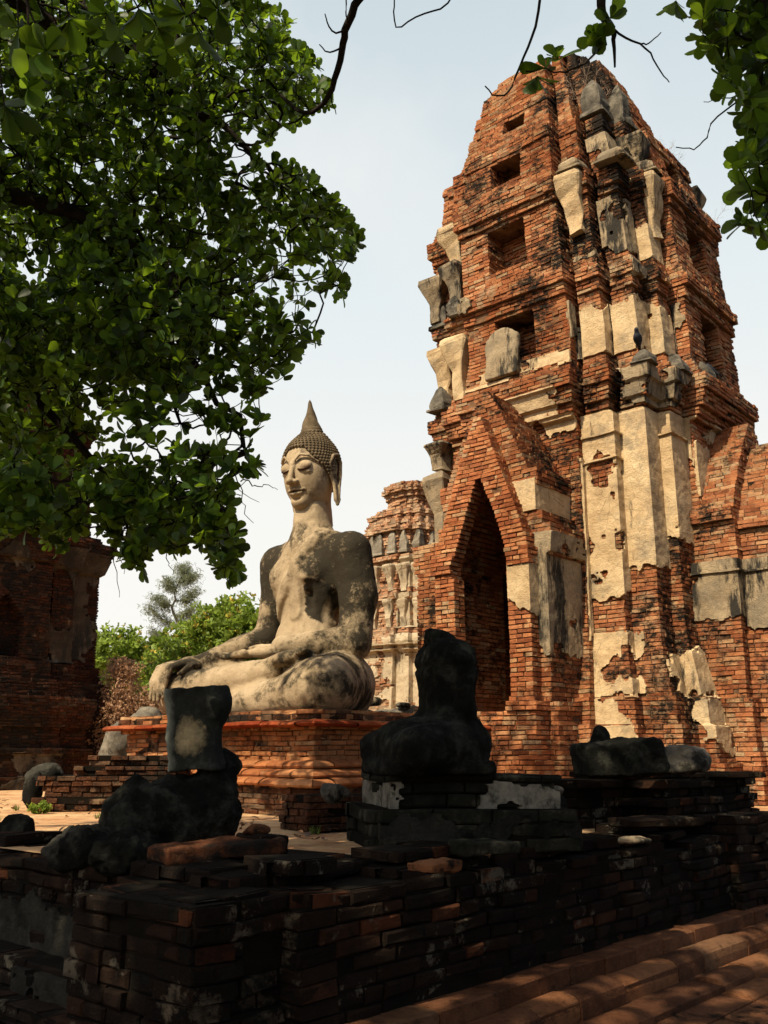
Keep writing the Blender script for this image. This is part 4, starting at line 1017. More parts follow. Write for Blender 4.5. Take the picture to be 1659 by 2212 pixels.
# ---- loose things on the wall
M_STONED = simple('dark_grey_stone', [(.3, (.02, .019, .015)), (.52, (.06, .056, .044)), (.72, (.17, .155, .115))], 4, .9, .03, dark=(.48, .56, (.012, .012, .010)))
def loose_brick(name, c, size, rz, label, mat=None, group=None, tilt=(0, 0), seed=1):
    sx, sy, sz = size
    f = lambda P: rbox(P, (0, 0, 0), (sx/2, sy/2, sz/2), .018)
    o = sdf_obj(name, f, (-sx*.6, -sy*.6, -sz*.7), (sx*.6, sy*.6, sz*.7), max(.012, sx/36), mat or M_BRICKM, disp=[(.03, 4, seed), (.018, 11, seed+1)], loc=(c[0], c[1], c[2]+sz/2))
    o.rotation_euler = (tilt[0], tilt[1], rz); return tag(o, label, 'brick', 'loose bricks on the wall')
p = at(470, 1858, 6.55); loose_brick('brick_slab', (p[0], p[1], .045), (.84, .38, .11), THA-.25, 'long weathered brick slab lying in front of the broken torso', M_SOOTB, tilt=(.0, -.04), seed=3)
p = at(566, 1835, 6.75); loose_brick('brick_slab', (p[0], p[1], .05), (.24, .3, .13), THA-.1, 'short black brick under the small round stone', M_BRICKD, seed=4)
p = at(552, 1794, 6.75); rock('round_stone', (p[0], p[1], .175), (.10, .075, .04), 'small round brown stone on top of a black brick', 'stone', M_BRICKM, 9, cuts=1)
p = at(1043, 1825, 7.2); loose_brick('brick_slab', (p[0], p[1]-.1, .015), (.46, .26, .10), THA-.5, 'flat grey topped brick lying at the foot of the headless statue pedestal', M_DARKP, seed=5)
p = at(938, 1888, 6.2); loose_brick('brick_slab', (p[0], p[1], .0), (.30, .22, .07), THA, 'reddish loose brick on the wall edge below the headless statue', M_BRICKM, seed=6)
p = at(1375, 1778, 9.); loose_brick('brick_slab', (p[0]+.15, p[1]-.1, .08), (.8, .4, .08), THA-.4, 'wide dark slab on the wall in front of the right brick stack', M_BRICKD, seed=7)
# broken torso on its rock-like lap
MX = Matrix
p = at(372, 1815, 7.35)
def lap(P):
    P = P.astype(np.float32); D = ell(P, (0, 0, .24), (.46, .36, .27)); D = sm(D, ell(P, (-.30, -.05, .22), (.22, .27, .24)), .08); D = sm(D, ell(P, (.30, -.02, .30), (.20, .27, .28)), .08)
    D = sm(D, ell(P, (-.26, -.06, .47), (.09, .08, .07)), .04); D = sm(D, ell(P, (.33, .06, .56), (.13, .15, .14)), .04)
    return smx(D, -P[..., 2], .02)
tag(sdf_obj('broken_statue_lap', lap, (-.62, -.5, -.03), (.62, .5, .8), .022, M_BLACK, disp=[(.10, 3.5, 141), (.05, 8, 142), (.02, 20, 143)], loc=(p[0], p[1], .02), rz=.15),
    'large black rock-like lap of a broken statue below the leaning torso', 'statue fragment')
p = at(424, 1650, 7.3)
def torso(P):
    P = P.astype(np.float32); z = P[..., 2]
    w = np.interp(z, [0, .05, .15, .35, .55, .64], [.235, .235, .215, .220, .245, .24]).astype(np.float32); d = np.interp(z, [0, .1, .4, .64], [.15, .13, .13, .14]).astype(np.float32)
    D = (np.sqrt((P[..., 0]/w)**2+(P[..., 1]/d)**2+1e-6)-1)*d
    D = sm(D, ell(P, (.21, .0, .50), (.09, .10, .14)), .06)
    t = z-.63+.06*P[..., 0]; b = -z+.03-.1*np.abs(P[..., 0])
    D = smx(smx(D, t, .012), b, .02)
    return smx(D, -cap(P, (-.13, -.2, .12), (-.17, -.2, .6), .035, .03), .03)
def torso_mat():
    m = Mat('torso_plaster'); x, y, z = m.sep()
    c = m.ramp(m.noise(4, 8, .7), [(.3, (.007, .008, .007)), (.55, (.026, .028, .023)), (.72, (.075, .078, .066))])
    dx = m.math('POWER', m.math('DIVIDE', m.math('ADD', x, -.02), .15), 2.); dz = m.math('POWER', m.math('DIVIDE', m.math('ADD', z, -.27), .17), 2.)
    q = m.math('ADD', m.math('ADD', dx, dz), m.math('MULTIPLY', m.noise(6, 9, .78), 2.6)); c = m.mix(m.ramp(q, [(.75, 1.), (1., 0.)]) if False else m.ramp(m.math('MULTIPLY', q, .4), [(.42, 1.), (.85, 0.)]), c, (.42, .33, .18))  # pale patch, its colour raised further for the sun on it
    e = m.mask(m.math('ADD', m.math('MULTIPLY', x, -1.), m.math('MULTIPLY', m.noise(8, 6, .7), .12)), .16, .26); c = m.mix(m.math('MULTIPLY', e, .8), c, (.26, .27, .21))  # left edge painted paler as if sunlit
    m.col(c); m.bump(m.noise(30, 7, .7), .6, .015); return m.m
ts = sdf_obj('broken_torso', torso, (-.4, -.25, -.05), (.44, .25, .75), .016, torso_mat(), disp=[(.03, 4, 151), (.018, 12, 152)], loc=(p[0], p[1], .565), rz=-.35)
ts.rotation_euler = (.05, -.07, -.3)
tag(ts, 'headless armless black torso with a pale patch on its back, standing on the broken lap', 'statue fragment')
# rocks left
p = at(170, 1870, 6.9); rock('rock', (p[0], p[1], -.05), (.24, .20, .17), 'rounded grey boulder lit on top, left of the broken statue', 'rock', M_STONED, 21, .4, 3, disp=.25)
p = at(280, 1880, 6.7); rock('rock', (p[0], p[1], -.06), (.24, .22, .19), 'lumpy black rock leaning against the broken lap', 'rock', M_BLACK, 22, .2, 4, disp=.4)
p = at(30, 1822, 8.4); rock('rock', (p[0], p[1], -.02), (.2, .2, .13), 'dark squared stone at the left edge of the wall', 'rock', M_BLACK, 23, .2, 6)
p = at(485, 1780, 7.5); rock('rock', (p[0], p[1], .03), (.09, .08, .09), 'small black stone at the right foot of the broken lap', 'rock', M_BLACK, 24, .2, 3)
# ---- pedestal of the headless statue
pc = wl(1.62, .80)
hp = empty('brick_pedestal', 'dark two tier brick plinth with pale stucco patches under the headless seated statue', 'pedestal', (pc[0], pc[1], 0), THA-.62)
B = Bricks(61); 
B.rect(-.08, 1.55, -.03, 1.2, -.04, .29, .11, .42, wob=.015, jit=.012, gap=.012, cull=False)
B.rect(.06, 1.42, .08, 1.1, .29, .49, .10, .4, wob=.012, jit=.012, gap=.012, cull=False)
B.rect(-.01, 1.46, .02, 1.1, .49, .545, .055, .42, wob=.012, jit=.01, gap=.01, cull=False)
B.build('base', [M_DARKP, M_MORTD], hp, bevel=.014, warp=WP)
M_PALE = simple('pale_flaked_stucco', [(.35, (.05, .045, .035)), (.5, (.20, .185, .145)), (.7, (.34, .31, .24))], 7, .8, .02)
f_ = lambda z, i=0: [(.06, 1.1), (.06, .08), (1.42, .08), (1.42, 1.1)]
plaster('stucco', f_, [0, 1], .28, .50, M_PALE, hp, ragged(.25, .5, .10, .16, 162, 5), off=.028, cell=.022, rough=.03)
f2_ = lambda z, i=0: [(-.08, 1.2), (-.08, -.03), (1.55, -.03), (1.55, 1.2)]
plaster('stucco', f2_, [1], .0, .27, M_STUD, hp, ragged(-.05, .25, .1, -.02, 163, 4), off=.022, cell=.022, rough=.03)
sp = np.array(at(945, 1690, 7.95))
def seated(P):      # faces -x (to the left), y across
    P = P.astype(np.float32); D = ell(P, (.14, 0, .22), (.26, .32, .25)); D = sm(D, rbox(P, (.17, 0, .62), (.205, .27, .42), .16), .10)
    D = sm(D, cap(P, (.17, -.12, .89), (.17, .12, .89), .20, .20), .10); D = sm(D, cap(P, (.14, 0, 1.0), (.11, 0, 1.25), .13, .12), .03)
    for s in (-1, 1): 
        D = sm(D, cap(P, (.20, s*.26, .22), (-.26, s*.52, .19), .23, .17), .10); D = sm(D, cap(P, (.19, s*.29, .88), (.20, s*.32, .50), .10, .09), .05)
        D = sm(D, cap(P, (.19, s*.32, .48), (-.12, s*.14, .36), .09, .07), .06)
    D = sm(D, cap(P, (-.26, -.42, .17), (-.22, .40, .20), .17, .17), .08); D = sm(D, ell(P, (-.1, 0, .3), (.3, .4, .14)), .08)
    D = sm(D, rbox(P, (-.02, 0, .05), (.42, .50, .075), .05), .03)
    D = smx(D, P[..., 2]-1.17+.18*P[..., 0], .01)
    z = P[..., 2]; D = np.where(np.abs(z-.865) < .014, D+.02, D)
    return smx(D, -z, .01)
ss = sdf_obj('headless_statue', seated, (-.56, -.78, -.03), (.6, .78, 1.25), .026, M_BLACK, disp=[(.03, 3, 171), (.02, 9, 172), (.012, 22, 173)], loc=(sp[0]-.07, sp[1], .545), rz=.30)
tag(ss, 'black headless seated statue facing left on its plinth before the pointed doorway', 'statue')
# things left of that pedestal
p = at(722, 1716, 8.3); rock('rock', (p[0], p[1], .30), (.12, .11, .11), 'small grey squared stone on the left end of the dark plinth', 'rock', M_STONE, 31, .3, 6)
p = at(690, 1750, 9.3); B = Bricks(62); e = empty('brick_stub', 'low broken brick stub between the pedestal corner and the dark plinth', 'brick pile', (p[0], p[1], 0), THA-.3)
B.rect(-.15, .6, -.1, .5, 0, .27, .065, .24, wob=.012, jit=.015, miss=.1, cull=False); B.build('stub', [M_SOOTB, M_MORTD], e, bevel=.008)
# rock and blocks right
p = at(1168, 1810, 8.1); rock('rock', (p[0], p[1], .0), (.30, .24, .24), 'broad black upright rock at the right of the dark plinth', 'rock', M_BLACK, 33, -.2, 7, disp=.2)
p = at(1170, 1702, 8.5)
for i, (dx, dy, s, mt, lb) in enumerate(((-.05, 0, .13, M_BRICKP, 'orange broken brick lump sitting on the upright black rock'), (-.20, .12, .10, M_PLAS, 'cream plaster lump beside the orange brick on the black rock'), (.14, .1, .09, M_STONE, 'grey jagged chip right of the orange brick on the black rock'))):
    rock('rubble', (p[0]+dx, p[1]+dy, .34), (s, s*.8, s*.6), lb, 'rubble', mt, 40+i, .5*i, 6)
stk = empty('brick_stack', 'dark layered brick stack on the wall at the right, carrying two stones', 'brick pile', tuple(wl(4.2, .95)), THA-.35)
B = Bricks(63)
for (a, b, y0, z0, z1) in ((.0, 1.9, 0, -.02, .09), (.05, 1.8, .06, .09, .19), (-.02, .9, .02, .19, .29), (.02, 1.75, .1, .19, .28), (.0, 1.85, .0, .28, .37), (-.05, 1.95, -.02, .37, .455), (.9, 2.9, -.05, .455, .52)):
    B.rect(a, b, y0, .9, z0, z1, z1-z0, .3, wob=.012, jit=.012, miss=.05, cull=False)
B.build('stack', [M_BRICKD, M_MORTD], stk, bevel=.01)
def blk(P):
    P = P.astype(np.float32); D = rbox(P, (0, 0, .17), (.40, .25, .17), .05, roty(-.06)); D = sm(D, ell(P, (-.14, .08, .37), (.10, .08, .10)), .04)
    return smx(D, -P[..., 2], .01)
p = at(1338, 1676, 9.2); tag(sdf_obj('stone_block', blk, (-.5, -.33, -.02), (.5, .33, .52), .022, M_BLACK, disp=[(.08, 3, 181), (.04, 8, 182)], loc=(p[0], p[1], .49), rz=.1), 'large black broken stone block on the right brick stack', 'stone block')
p = at(1478, 1660, 9.7); rock('rock', (p[0], p[1], .52), (.36, .22, .15), 'pale grey jagged rock lit on top, right of the black block', 'rock', M_STONE, 52, .3, 9, disp=.3)
p = at(1370, 1812, 8.3); rock('rubble', (p[0], p[1], -.01), (.22, .14, .03), 'thin pale plaster patch lying on the wall in front of the stack', 'rubble', M_PLASG, 53, .6, 3, disp=.4)
# ---- left courtyard bits
e = empty('brick_pile', 'low pile of dark and orange bricks on the terrace at the left', 'brick pile', (*at(75, 1752, 12.6)[:2], 0), THA-.75)
B = Bricks(64)
for (a, b, c, d, z0, z1) in ((.0, 2.0, 0, .9, 0, .16), (.1, 2.1, .05, .9, .16, .30), (.0, 1.7, .0, .8, .30, .43), (.45, 1.9, .1, .8, .43, .55), (.6, 1.7, .15, .7, .55, .68)):
    B.rect(a, b, c, d, z0, z1, (z1-z0)/2, .26, wob=.012, jit=.02, miss=.12, cull=False)
B.build('pile', [M_SOOTB, M_MORTD], e, bevel=.008)
p = at(65, 1735, 13.2); rock('rock', (p[0], p[1], 0), (.15, .15, .34), 'tall grey stone left of the brick pile', 'rock', M_STONED, 61, .3, 6)
p = at(105, 1680, 13.4); rock('rock', (p[0], p[1], .3), (.30, .2, .16), 'flat grey stone behind the brick pile', 'rock', M_STONED, 62, .3, 6)
e = empty('brick_step', 'small dark brick step left of the Buddha pedestal', 'brick pile', (*at(205, 1742, 13.2)[:2], 0), THA)
B = Bricks(65); B.rect(0, 1, 0, 1.1, 0, .42, .07, .26, wob=.01, jit=.015, miss=.1, cull=False); B.build('step', [M_SOOTB, M_MORTD], e, bevel=.008)
p = at(272, 1660, 15.6)
def hump(P):
    P = P.astype(np.float32); D = cap(P, (-.35, 0, .0), (-.15, 0, .95), .22, .24); D = sm(D, cap(P, (-.15, 0, .95), (.25, 0, 1.22), .25, .2), .1); D = sm(D, cap(P, (.2, 0, 1.2), (.55, 0, 1.1), .2, .14), .1)
    return smx(sm(D, rbox(P, (.1, .0, .5), (.3, .15, .5), .1), .1), -P[..., 2], .01)
tag(sdf_obj('stone_fragment', hump, (-.7, -.4, -.02), (.8, .4, 1.6), .035, M_STONE, disp=[(.08, 3, 191), (.03, 9, 192)], loc=(p[0]+.05, p[1], .02), rz=.1), 'grey curved stone fragment standing behind the left end of the pedestal', 'stone fragment')
# rubble bank behind pedestal at the right
e = empty('rubble_wall', 'low bank of loose grey stones behind the right side of the pedestal', 'wall', (*at(770, 1560, 16.5)[:2], 0), -.05)
f = lambda P: smx(rbox(P.astype(np.float32), (1.1, .3, .72), (1.3, .3, .72), .1), -P[..., 2], .02)
sdf_obj('core', f, (-.4, -.2, -.03), (2.7, .9, 1.6), .05, M_STONE, e, disp=[(.12, 2, 195), (.10, 7, 196)])
for i in range(26):
    rr = random.Random(i); s = rr.uniform(.07, .15); o = rock('stone', (rr.uniform(-.05, 2.3), rr.uniform(-.02, .4), rr.uniform(1.28, 1.5)), (s*1.5, s, s*.6), None, None, M_PLASG if i % 3 else M_STONE, 300+i, rr.uniform(0, 3), 4, h=.03); o.parent = e
# pigeons
def pigeon(loc, rz, label):
    f = lambda P: sm(sm(ell(P.astype(np.float32), (0, 0, .10), (.13, .07, .075), roty(.35)), ell(P, (-.12, 0, .20), (.04, .035, .04)), .05), cap(P, (.1, 0, .06), (.21, 0, .01), .04, .018), .03)
    g = lambda P: sm(f(P), cap(P, (-.15, 0, .2), (-.185, 0, .19), .012, .004), .01)
    k = lambda P: np.minimum(g(P), np.minimum(cap(P, (-.01, .02, .06), (-.01, .02, .0), .01, .008), cap(P, (-.01, -.02, .06), (-.01, -.02, .0), .01, .008)))
    tag(sdf_obj('pigeon', k, (-.2, -.1, -.02), (.25, .1, .27), .011, M_PIG, loc=loc, rz=rz), label, 'pigeon', 'pigeons on the tower')
M_PIG = simple('pigeon_feathers', [(.35, (.02, .022, .028)), (.6, (.06, .065, .08))], 14, .2, .005)
p = tower_point(-2.20, -2.10, 7.02); pigeon(p, 1.2, 'dark pigeon perched on the front corner of the tower cornice')
p = tower_point(-.35, -2.45, 7.0); pigeon(p, .3, 'grey pigeon perched by the right hand niche of the tower')
# ================================================================ vegetation
def leaf_mat(name, base, trans, var=.5, tr=.45):
    m = bpy.data.materials.new(name); m.use_nodes = True; t = m.node_tree; b = t.nodes['Principled BSDF']; b.inputs['Roughness'].default_value = .45
    b.inputs['Specular IOR Level'].default_value = .2
    isl = N(t, 'ShaderNodeNewGeometry').outputs['Random Per Island']
    def rp(c):
        r = N(t, 'ShaderNodeValToRGB'); t.links.new(isl, r.inputs[0]); e = r.color_ramp.elements; e[0].color = (*[q*(1-var) for q in c], 1); e[1].color = (*[min(1, q*(1+var)) for q in c], 1)
        x = e.new(.985); x.color = (*[q*(1+var) for q in c], 1); return r
    r1, r2 = rp(base), rp(trans); t.links.new(r1.outputs[0], b.inputs['Base Color'])
    tl = N(t, 'ShaderNodeBsdfTranslucent'); t.links.new(r2.outputs[0], tl.inputs['Color'])
    ms = N(t, 'ShaderNodeMixShader'); ms.inputs[0].default_value = tr; t.links.new(b.outputs[0], ms.inputs[1]); t.links.new(tl.outputs[0], ms.inputs[2])
    t.links.new(ms.outputs[0], t.nodes['Material Output'].inputs['Surface']); return m
M_LEAF = leaf_mat('broad_leaf', (.030, .064, .010), (.27, .42, .020), .7, .31)
M_BARK = simple('bark', [(.3, (.012, .010, .009)), (.6, (.035, .028, .022)), (.75, (.07, .055, .045))], 8, .8, .02)
M_BARKP = simple('pale_bark', [(.3, (.06, .05, .04)), (.7, (.16, .13, .10))], 8, .6, .02)
# obovate leaf template: x along, y across, z curl
def leaf_template():
    xs = np.array([0, .12, .34, .58, .80, .94, 1.0]); ws = np.array([.03, .05, .15, .25, .285, .19, .02])
    V = []
    for x, w in zip(xs, ws):
        z = -.16*x*x
        V += [(x, -w, z+.10*w), (x, 0, z-.03), (x, w, z+.10*w)]
    Q = []
    for i in range(len(xs)-1):
        a = 3*i; Q += [(a, a+3, a+4, a+1), (a+1, a+4, a+5, a+2)]
    return np.array(V), np.array(Q)
LT = leaf_template()
def rosettes(C, A, size, n=(6, 9), spread=(.35, 1.25), droop=.0, tmpl=LT, rng=RNG):
    "C centres, A axis directions; each rosette carries a whorl of leaves"
    k = rng.integers(n[0], n[1]+1, len(C)); idx = np.repeat(np.arange(len(C)), k); M = len(idx)
    Z = A[idx]/np.linalg.norm(A[idx], axis=1)[:, None]
    ref = np.where(np.abs(Z[:, 2:3]) > .9, np.array([[1., 0, 0]]), np.array([[0, 0, 1.]])); X = np.cross(ref, Z); X /= np.linalg.norm(X, axis=1)[:, None]; Y = np.cross(Z, X)
    j = np.concatenate([np.arange(q)/q for q in k]); az = j*2*math.pi*1.0+rng.uniform(0, 6.28, len(C))[idx]+rng.normal(0, .18, M)
    el = rng.uniform(*spread, M)
    d = np.cos(el)[:, None]*Z+np.sin(el)[:, None]*(np.cos(az)[:, None]*X+np.sin(az)[:, None]*Y)
    d[:, 2] -= droop; d /= np.linalg.norm(d, axis=1)[:, None]
    up = Z-d*(Z*d).sum(1)[:, None]; up += rng.normal(0, .25, up.shape); up -= d*(up*d).sum(1)[:, None]; up /= np.maximum(np.linalg.norm(up, axis=1), 1e-6)[:, None]
    side = np.cross(up, d); s = size*rng.uniform(.5, 1.3, M)
    T, Q = tmpl
    V = C[idx][:, None]+s[:, None, None]*(T[None, :, 0:1]*d[:, None]+T[None, :, 1:2]*side[:, None]+T[None, :, 2:3]*up[:, None])
    return V.reshape(-1, 3), (np.arange(M)[:, None, None]*len(T)+Q[None]).reshape(-1, 4)
def inpoly(x, y, poly):
    c = np.zeros(len(x), bool); n = len(poly)
    for i in range(n):
        x1, y1 = poly[i]; x2, y2 = poly[(i+1) % n]
        m = ((y1 > y) != (y2 > y)) & (x < (x2-x1)*(y-y1)/((y2-y1) or 1e-9)+x1); c ^= m
    return c
def at_n(x, y, Y):
    u = (x-CX)/FPX; v = (CY-y)/FPX; t = Y/(CP-v*SP); return np.stack([u*t, Y, EYE+(SP+v*CP)*t], -1)
def network(C, root_nodes, k0=.0032, sag=.05, seed=1, sides=4):
    "join every rosette to the tree by its nearest neighbour nearer the limb; returns tube segments and directions"
    R = np.array(root_nodes); nr = len(R); Pn = np.concatenate([R, C]); 
    D0 = np.full(len(Pn), 0.); dr = np.sqrt(((C[:, None]-R[None])**2).sum(-1)).min(1); D0[nr:] = dr+1e-3
    order = np.argsort(D0[nr:]); par = -np.ones(len(Pn), int)
    for i in range(len(C)):
        p = C[i]; m = D0 < D0[nr+i]*.97-.02; m[:nr] = True; m[nr+i] = False
        cand = np.nonzero(m)[0]; dd = ((Pn[cand]-p)**2).sum(1); par[nr+i] = cand[np.argmin(dd)]
    cnt = np.zeros(len(Pn)); 
    for i in order[::-1]:
        cnt[nr+i] += 1; cnt[par[nr+i]] += cnt[nr+i]
    rg = np.random.default_rng(seed); segs = []; dirs = np.zeros_like(C)
    for i in range(len(C)):
        a = Pn[par[nr+i]]; b = C[i]; L = np.linalg.norm(b-a); dirs[i] = (b-a)/max(L, 1e-6)
        mid = (a+b)/2+rg.normal(0, .07*L, 3)+np.array([0, 0, -sag*L]); m2 = (mid+b)/2+rg.normal(0, .03*L, 3)
        r1 = k0*cnt[nr+i]**.42; r0 = k0*min(cnt[nr+i]*1.25, cnt[par[nr+i]] if par[nr+i] >= nr else 1e9)**.42
        segs.append(([a, mid, m2, b], [r0, (r0+r1)/2, r1, r1*.9]))
    return segs, dirs
# ---- the big leafy tree that fills the upper left
OUT = [(-60, -60), (590, -60), (560, 10), (640, 40), (625, 95), (700, 120), (735, 225), (690, 245), (655, 265), (610, 275), (590, 320), (600, 345), (660, 365), (700, 395), (745, 440), (800, 510), (790, 560), (755, 575), (765, 640),
       (720, 650), (690, 640), (692, 700), (705, 745), (660, 770), (640, 815), (590, 835), (575, 880), (582, 945), (572, 985), (568, 1030), (545, 1020), (540, 985), (520, 975), (535, 1030), (470, 1000), (455, 1020), (500, 1060), (510, 1100), (515, 1180), (528, 1230),
       (500, 1262), (475, 1235), (478, 1195), (420, 1165), (380, 1190), (330, 1170), (320, 1235), (285, 1230), (268, 1190), (225, 1150), (190, 1130), (175, 1200), (120, 1190), (90, 1150), (0, 1160), (-60, 1160)]
OUT = [(x-(max(0, x-400)*.065), y) for x, y in OUT]
def crown_left():
    rg = np.random.default_rng(11); n = 26000
    x = rg.uniform(-60, 810, n); y = rg.uniform(-60, 1270, n); ok = inpoly(x, y, OUT); x, y = x[ok], y[ok]
    Yd = rg.uniform(5.7, 8.8, len(x)); P = at_n(x, y, Yd)
    clump = fbm(P*1.35, 202, 3)+.42*fbm(P*3.2, 205, 2)
    hol = np.exp(-((x-620)/95)**2-((y-800)/150)**2)*.0+np.exp(-((x-500)/85)**2-((y-790)/170)**2)*.36+np.exp(-((x-330)/120)**2-((y-960)/110)**2)*.14+np.exp(-((x-60)/40)**2-((y-590)/40)**2)*.3+np.exp(-((x-190)/70)**2-((y-1150)/60)**2)*.16
    edge = 0
    ok = clump > -.035+hol; P = P[ok]; m = min(len(P), 4900); P = P[:m]
    return P
TRX, TRY = -7.2, 4.2
tree = empty('broadleaf_tree', 'large dark broadleaf tree whose hanging foliage fills the upper left', 'tree', (TRX, TRY, -1.32))
off = np.array([TRX, TRY, -1.32])
C1 = crown_left()
def limb(pts, r0, r1, n=14, wob=.06, seed=0):
    P = np.array(pts, float); t = np.linspace(0, len(P)-1, n); i = np.minimum(t.astype(int), len(P)-2); f = (t-i)[:, None]
    Pm = np.vstack([2*P[0]-P[1], P, 2*P[-1]-P[-2]]); a, b, c, d = Pm[i], Pm[i+1], Pm[i+2], Pm[i+3]
    Q = .5*((2*b)+(-a+c)*f+(2*a-5*b+4*c-d)*f*f+(-a+3*b-3*c+d)*f**3)
    rg = np.random.default_rng(seed); Q[1:-1] += rg.normal(0, wob, (n-2, 3)); return Q, np.linspace(r0, r1, n)
L1 = [limb([(-7.2, 4.2, 3.2), (-6.0, 5.2, 4.6), (-4.2, 6.4, 5.2), (-2.6, 7.0, 5.0), (-1.4, 7.3, 4.3)], .17, .03, 16, .05, 1),
      limb([(-7.2, 4.2, 4.0), (-5.4, 4.9, 6.0), (-3.6, 6.0, 6.6), (-2.2, 6.8, 6.4), (-1.1, 7.2, 5.7)], .15, .025, 16, .05, 2),
      limb([(-4.2, 6.4, 5.2), (-3.3, 7.2, 4.2), (-2.6, 7.6, 3.2), (-2.0, 7.6, 2.6)], .07, .015, 12, .05, 3),
      limb([(-4.2, 6.4, 5.2), (-4.1, 7.6, 4.0), (-3.4, 8.0, 3.0), (-2.9, 8.1, 2.7)], .07, .015, 12, .05, 4),
      limb([(-5.4, 4.9, 6.0), (-4.0, 6.2, 7.2), (-2.6, 7.2, 7.2), (-1.9, 7.5, 6.6)], .08, .02, 12, .05, 5),
      limb([(-2.6, 7.0, 5.0), (-1.6, 7.5, 3.9), (-1.15, 7.5, 3.2), (-1.0, 7.4, 2.9)], .04, .01, 12, .04, 6)]
# canopy overhead that shades the foreground
def canopy(n, box, seed, dens, holes=()):
    rg = np.random.default_rng(seed); P = rg.uniform(box[0], box[1], (n, 3))
    P[:, 2] += -.05*((P[:, 0]+2)**2)*.3
    k = fbm(P*.9, seed, 3) > dens
    for (hx, hy, hr) in holes: k &= (P[:, 0]-hx)**2+(P[:, 1]-hy)**2 > hr*hr
    return P[k]
C2 = canopy(5200, ((-7.5, -1.6, 7.0), (2.6, 4.9, 8.6)), 23, -.22)
for hx, hy, ra, rb, an in ((-1.9, 1.0, .55, .16, .85), (-1.25, .75, .45, .13, .85), (-2.6, .5, .3, .2, .5), (-3.9, 2.2, .35, .2, .3)):
    u_ = (C2[:, 0]-hx)*math.cos(an)+(C2[:, 1]-hy)*math.sin(an); v_ = -(C2[:, 0]-hx)*math.sin(an)+(C2[:, 1]-hy)*math.cos(an); C2 = C2[(u_/(ra+.15))**2+(v_/(rb+.15))**2 > 1]
GLINT = [(2.5, 9.6, -.85), (2.75, 9.9, -.85), (3.0, 10.2, -.85), (3.4, 10.5, -.85), (3.05, 9.3, -1.05), (3.3, 9.5, -1.05), (3.0, 8.9, -1.12), (3.3, 9.1, -1.15), (1.9, 7.6, -1.2), (2.6, 8.0, -1.2),
         (-2.25, 6.9, .3), (3.25, 9.7, .8), (-1.75, 7.2, .9), (-1.2, 6.5, .15), (2.2, 8.3, .05), (-.2, 6.0, -.05), (.5, 6.6, 0)]
def clear_rays(C, rad=.24):      # gaps in the canopy through which single sunbeams reach the wall
    d = np.array(sdir); k = np.ones(len(C), bool)
    for g in GLINT:
        v = C-np.array(g); t = v@d; k &= ~((np.linalg.norm(v-t[:, None]*d, axis=1) < rad) & (t > .5))
    return C[k]
C2 = clear_rays(C2)
C2 = C2[(C2[:, 1] < 4.9) & (C2[:, 1] < 4.4+.16*(2.6-C2[:, 0]))]
L2 = [limb([(-7.2, 4.2, 4.6), (-6.0, 3.2, 7.0), (-3.5, 2.4, 8.0), (0, 2.0, 8.0), (2.4, 2.4, 7.6)], .18, .03, 18, .06, 7), limb([(-6.0, 3.2, 7.0), (-4.2, 1.4, 7.8), (-1.6, .2, 7.8), (.9, -.6, 7.6)], .1, .02, 14, .05, 8),
      limb([(-6.0, 3.2, 7.0), (-4.8, 4.2, 7.7), (-3.2, 4.4, 8.0), (-1.0, 4.2, 7.9)], .1, .02, 14, .05, 9)]
nodes1 = np.concatenate([q[0][3:] for q in L1]); nodes2 = np.concatenate([q[0][3:] for q in L2])
s1, d1 = network(C1, nodes1, .0028, .06, 1); s2, d2 = network(C2[:2600], nodes2, .003, .05, 2); C2 = C2[:2600]
def axes(d, C, upw=.55):
    A = d*.8+np.array([0, 0, upw])+RNG.normal(0, .35, d.shape); return A
V1, Q1 = rosettes(C1, axes(d1, C1, .5), .094, (6, 9)); V2, Q2 = rosettes(C2, axes(d2, C2), .22, (5, 7))
# a few close, larger leaf whorls at the top left
xy = [(40, 60), (100, 110), (60, 190), (10, 230), (150, 40), (230, 30), (300, 20), (340, 60), (400, 30), (430, 70), (20, 20), (95, 40), (360, 110), (250, 90), (470, 20)]
C3 = np.array([at(x, y, 3.9+.05*i) for i, (x, y) in enumerate(xy)]); top3 = np.array([at(x*.8-30, -170, 4.1) for x, y in xy])
V3, Q3 = rosettes(C3, np.tile([0, -.1, -.35], (len(C3), 1))+RNG.normal(0, .5, (len(C3), 3)), .155, (6, 8))
s3 = [([tp, (tp+c)/2+RNG.normal(0, .03, 3), c], [.012, .008, .004]) for tp, c in zip(top3, C3)]+[limb([(-6, 3.2, 6.6), (-3.5, 3.8, 5.9), at(0, -200, 4.1), at(360, -190, 4.1)], .06, .012, 12, .03, 33)]
trunk = [limb([(-7.5, 4.0, -1.4), (-7.35, 4.1, .5), (-7.2, 4.2, 2.4), (-7.2, 4.2, 4.6)], .42, .24, 10, .03, 12)]
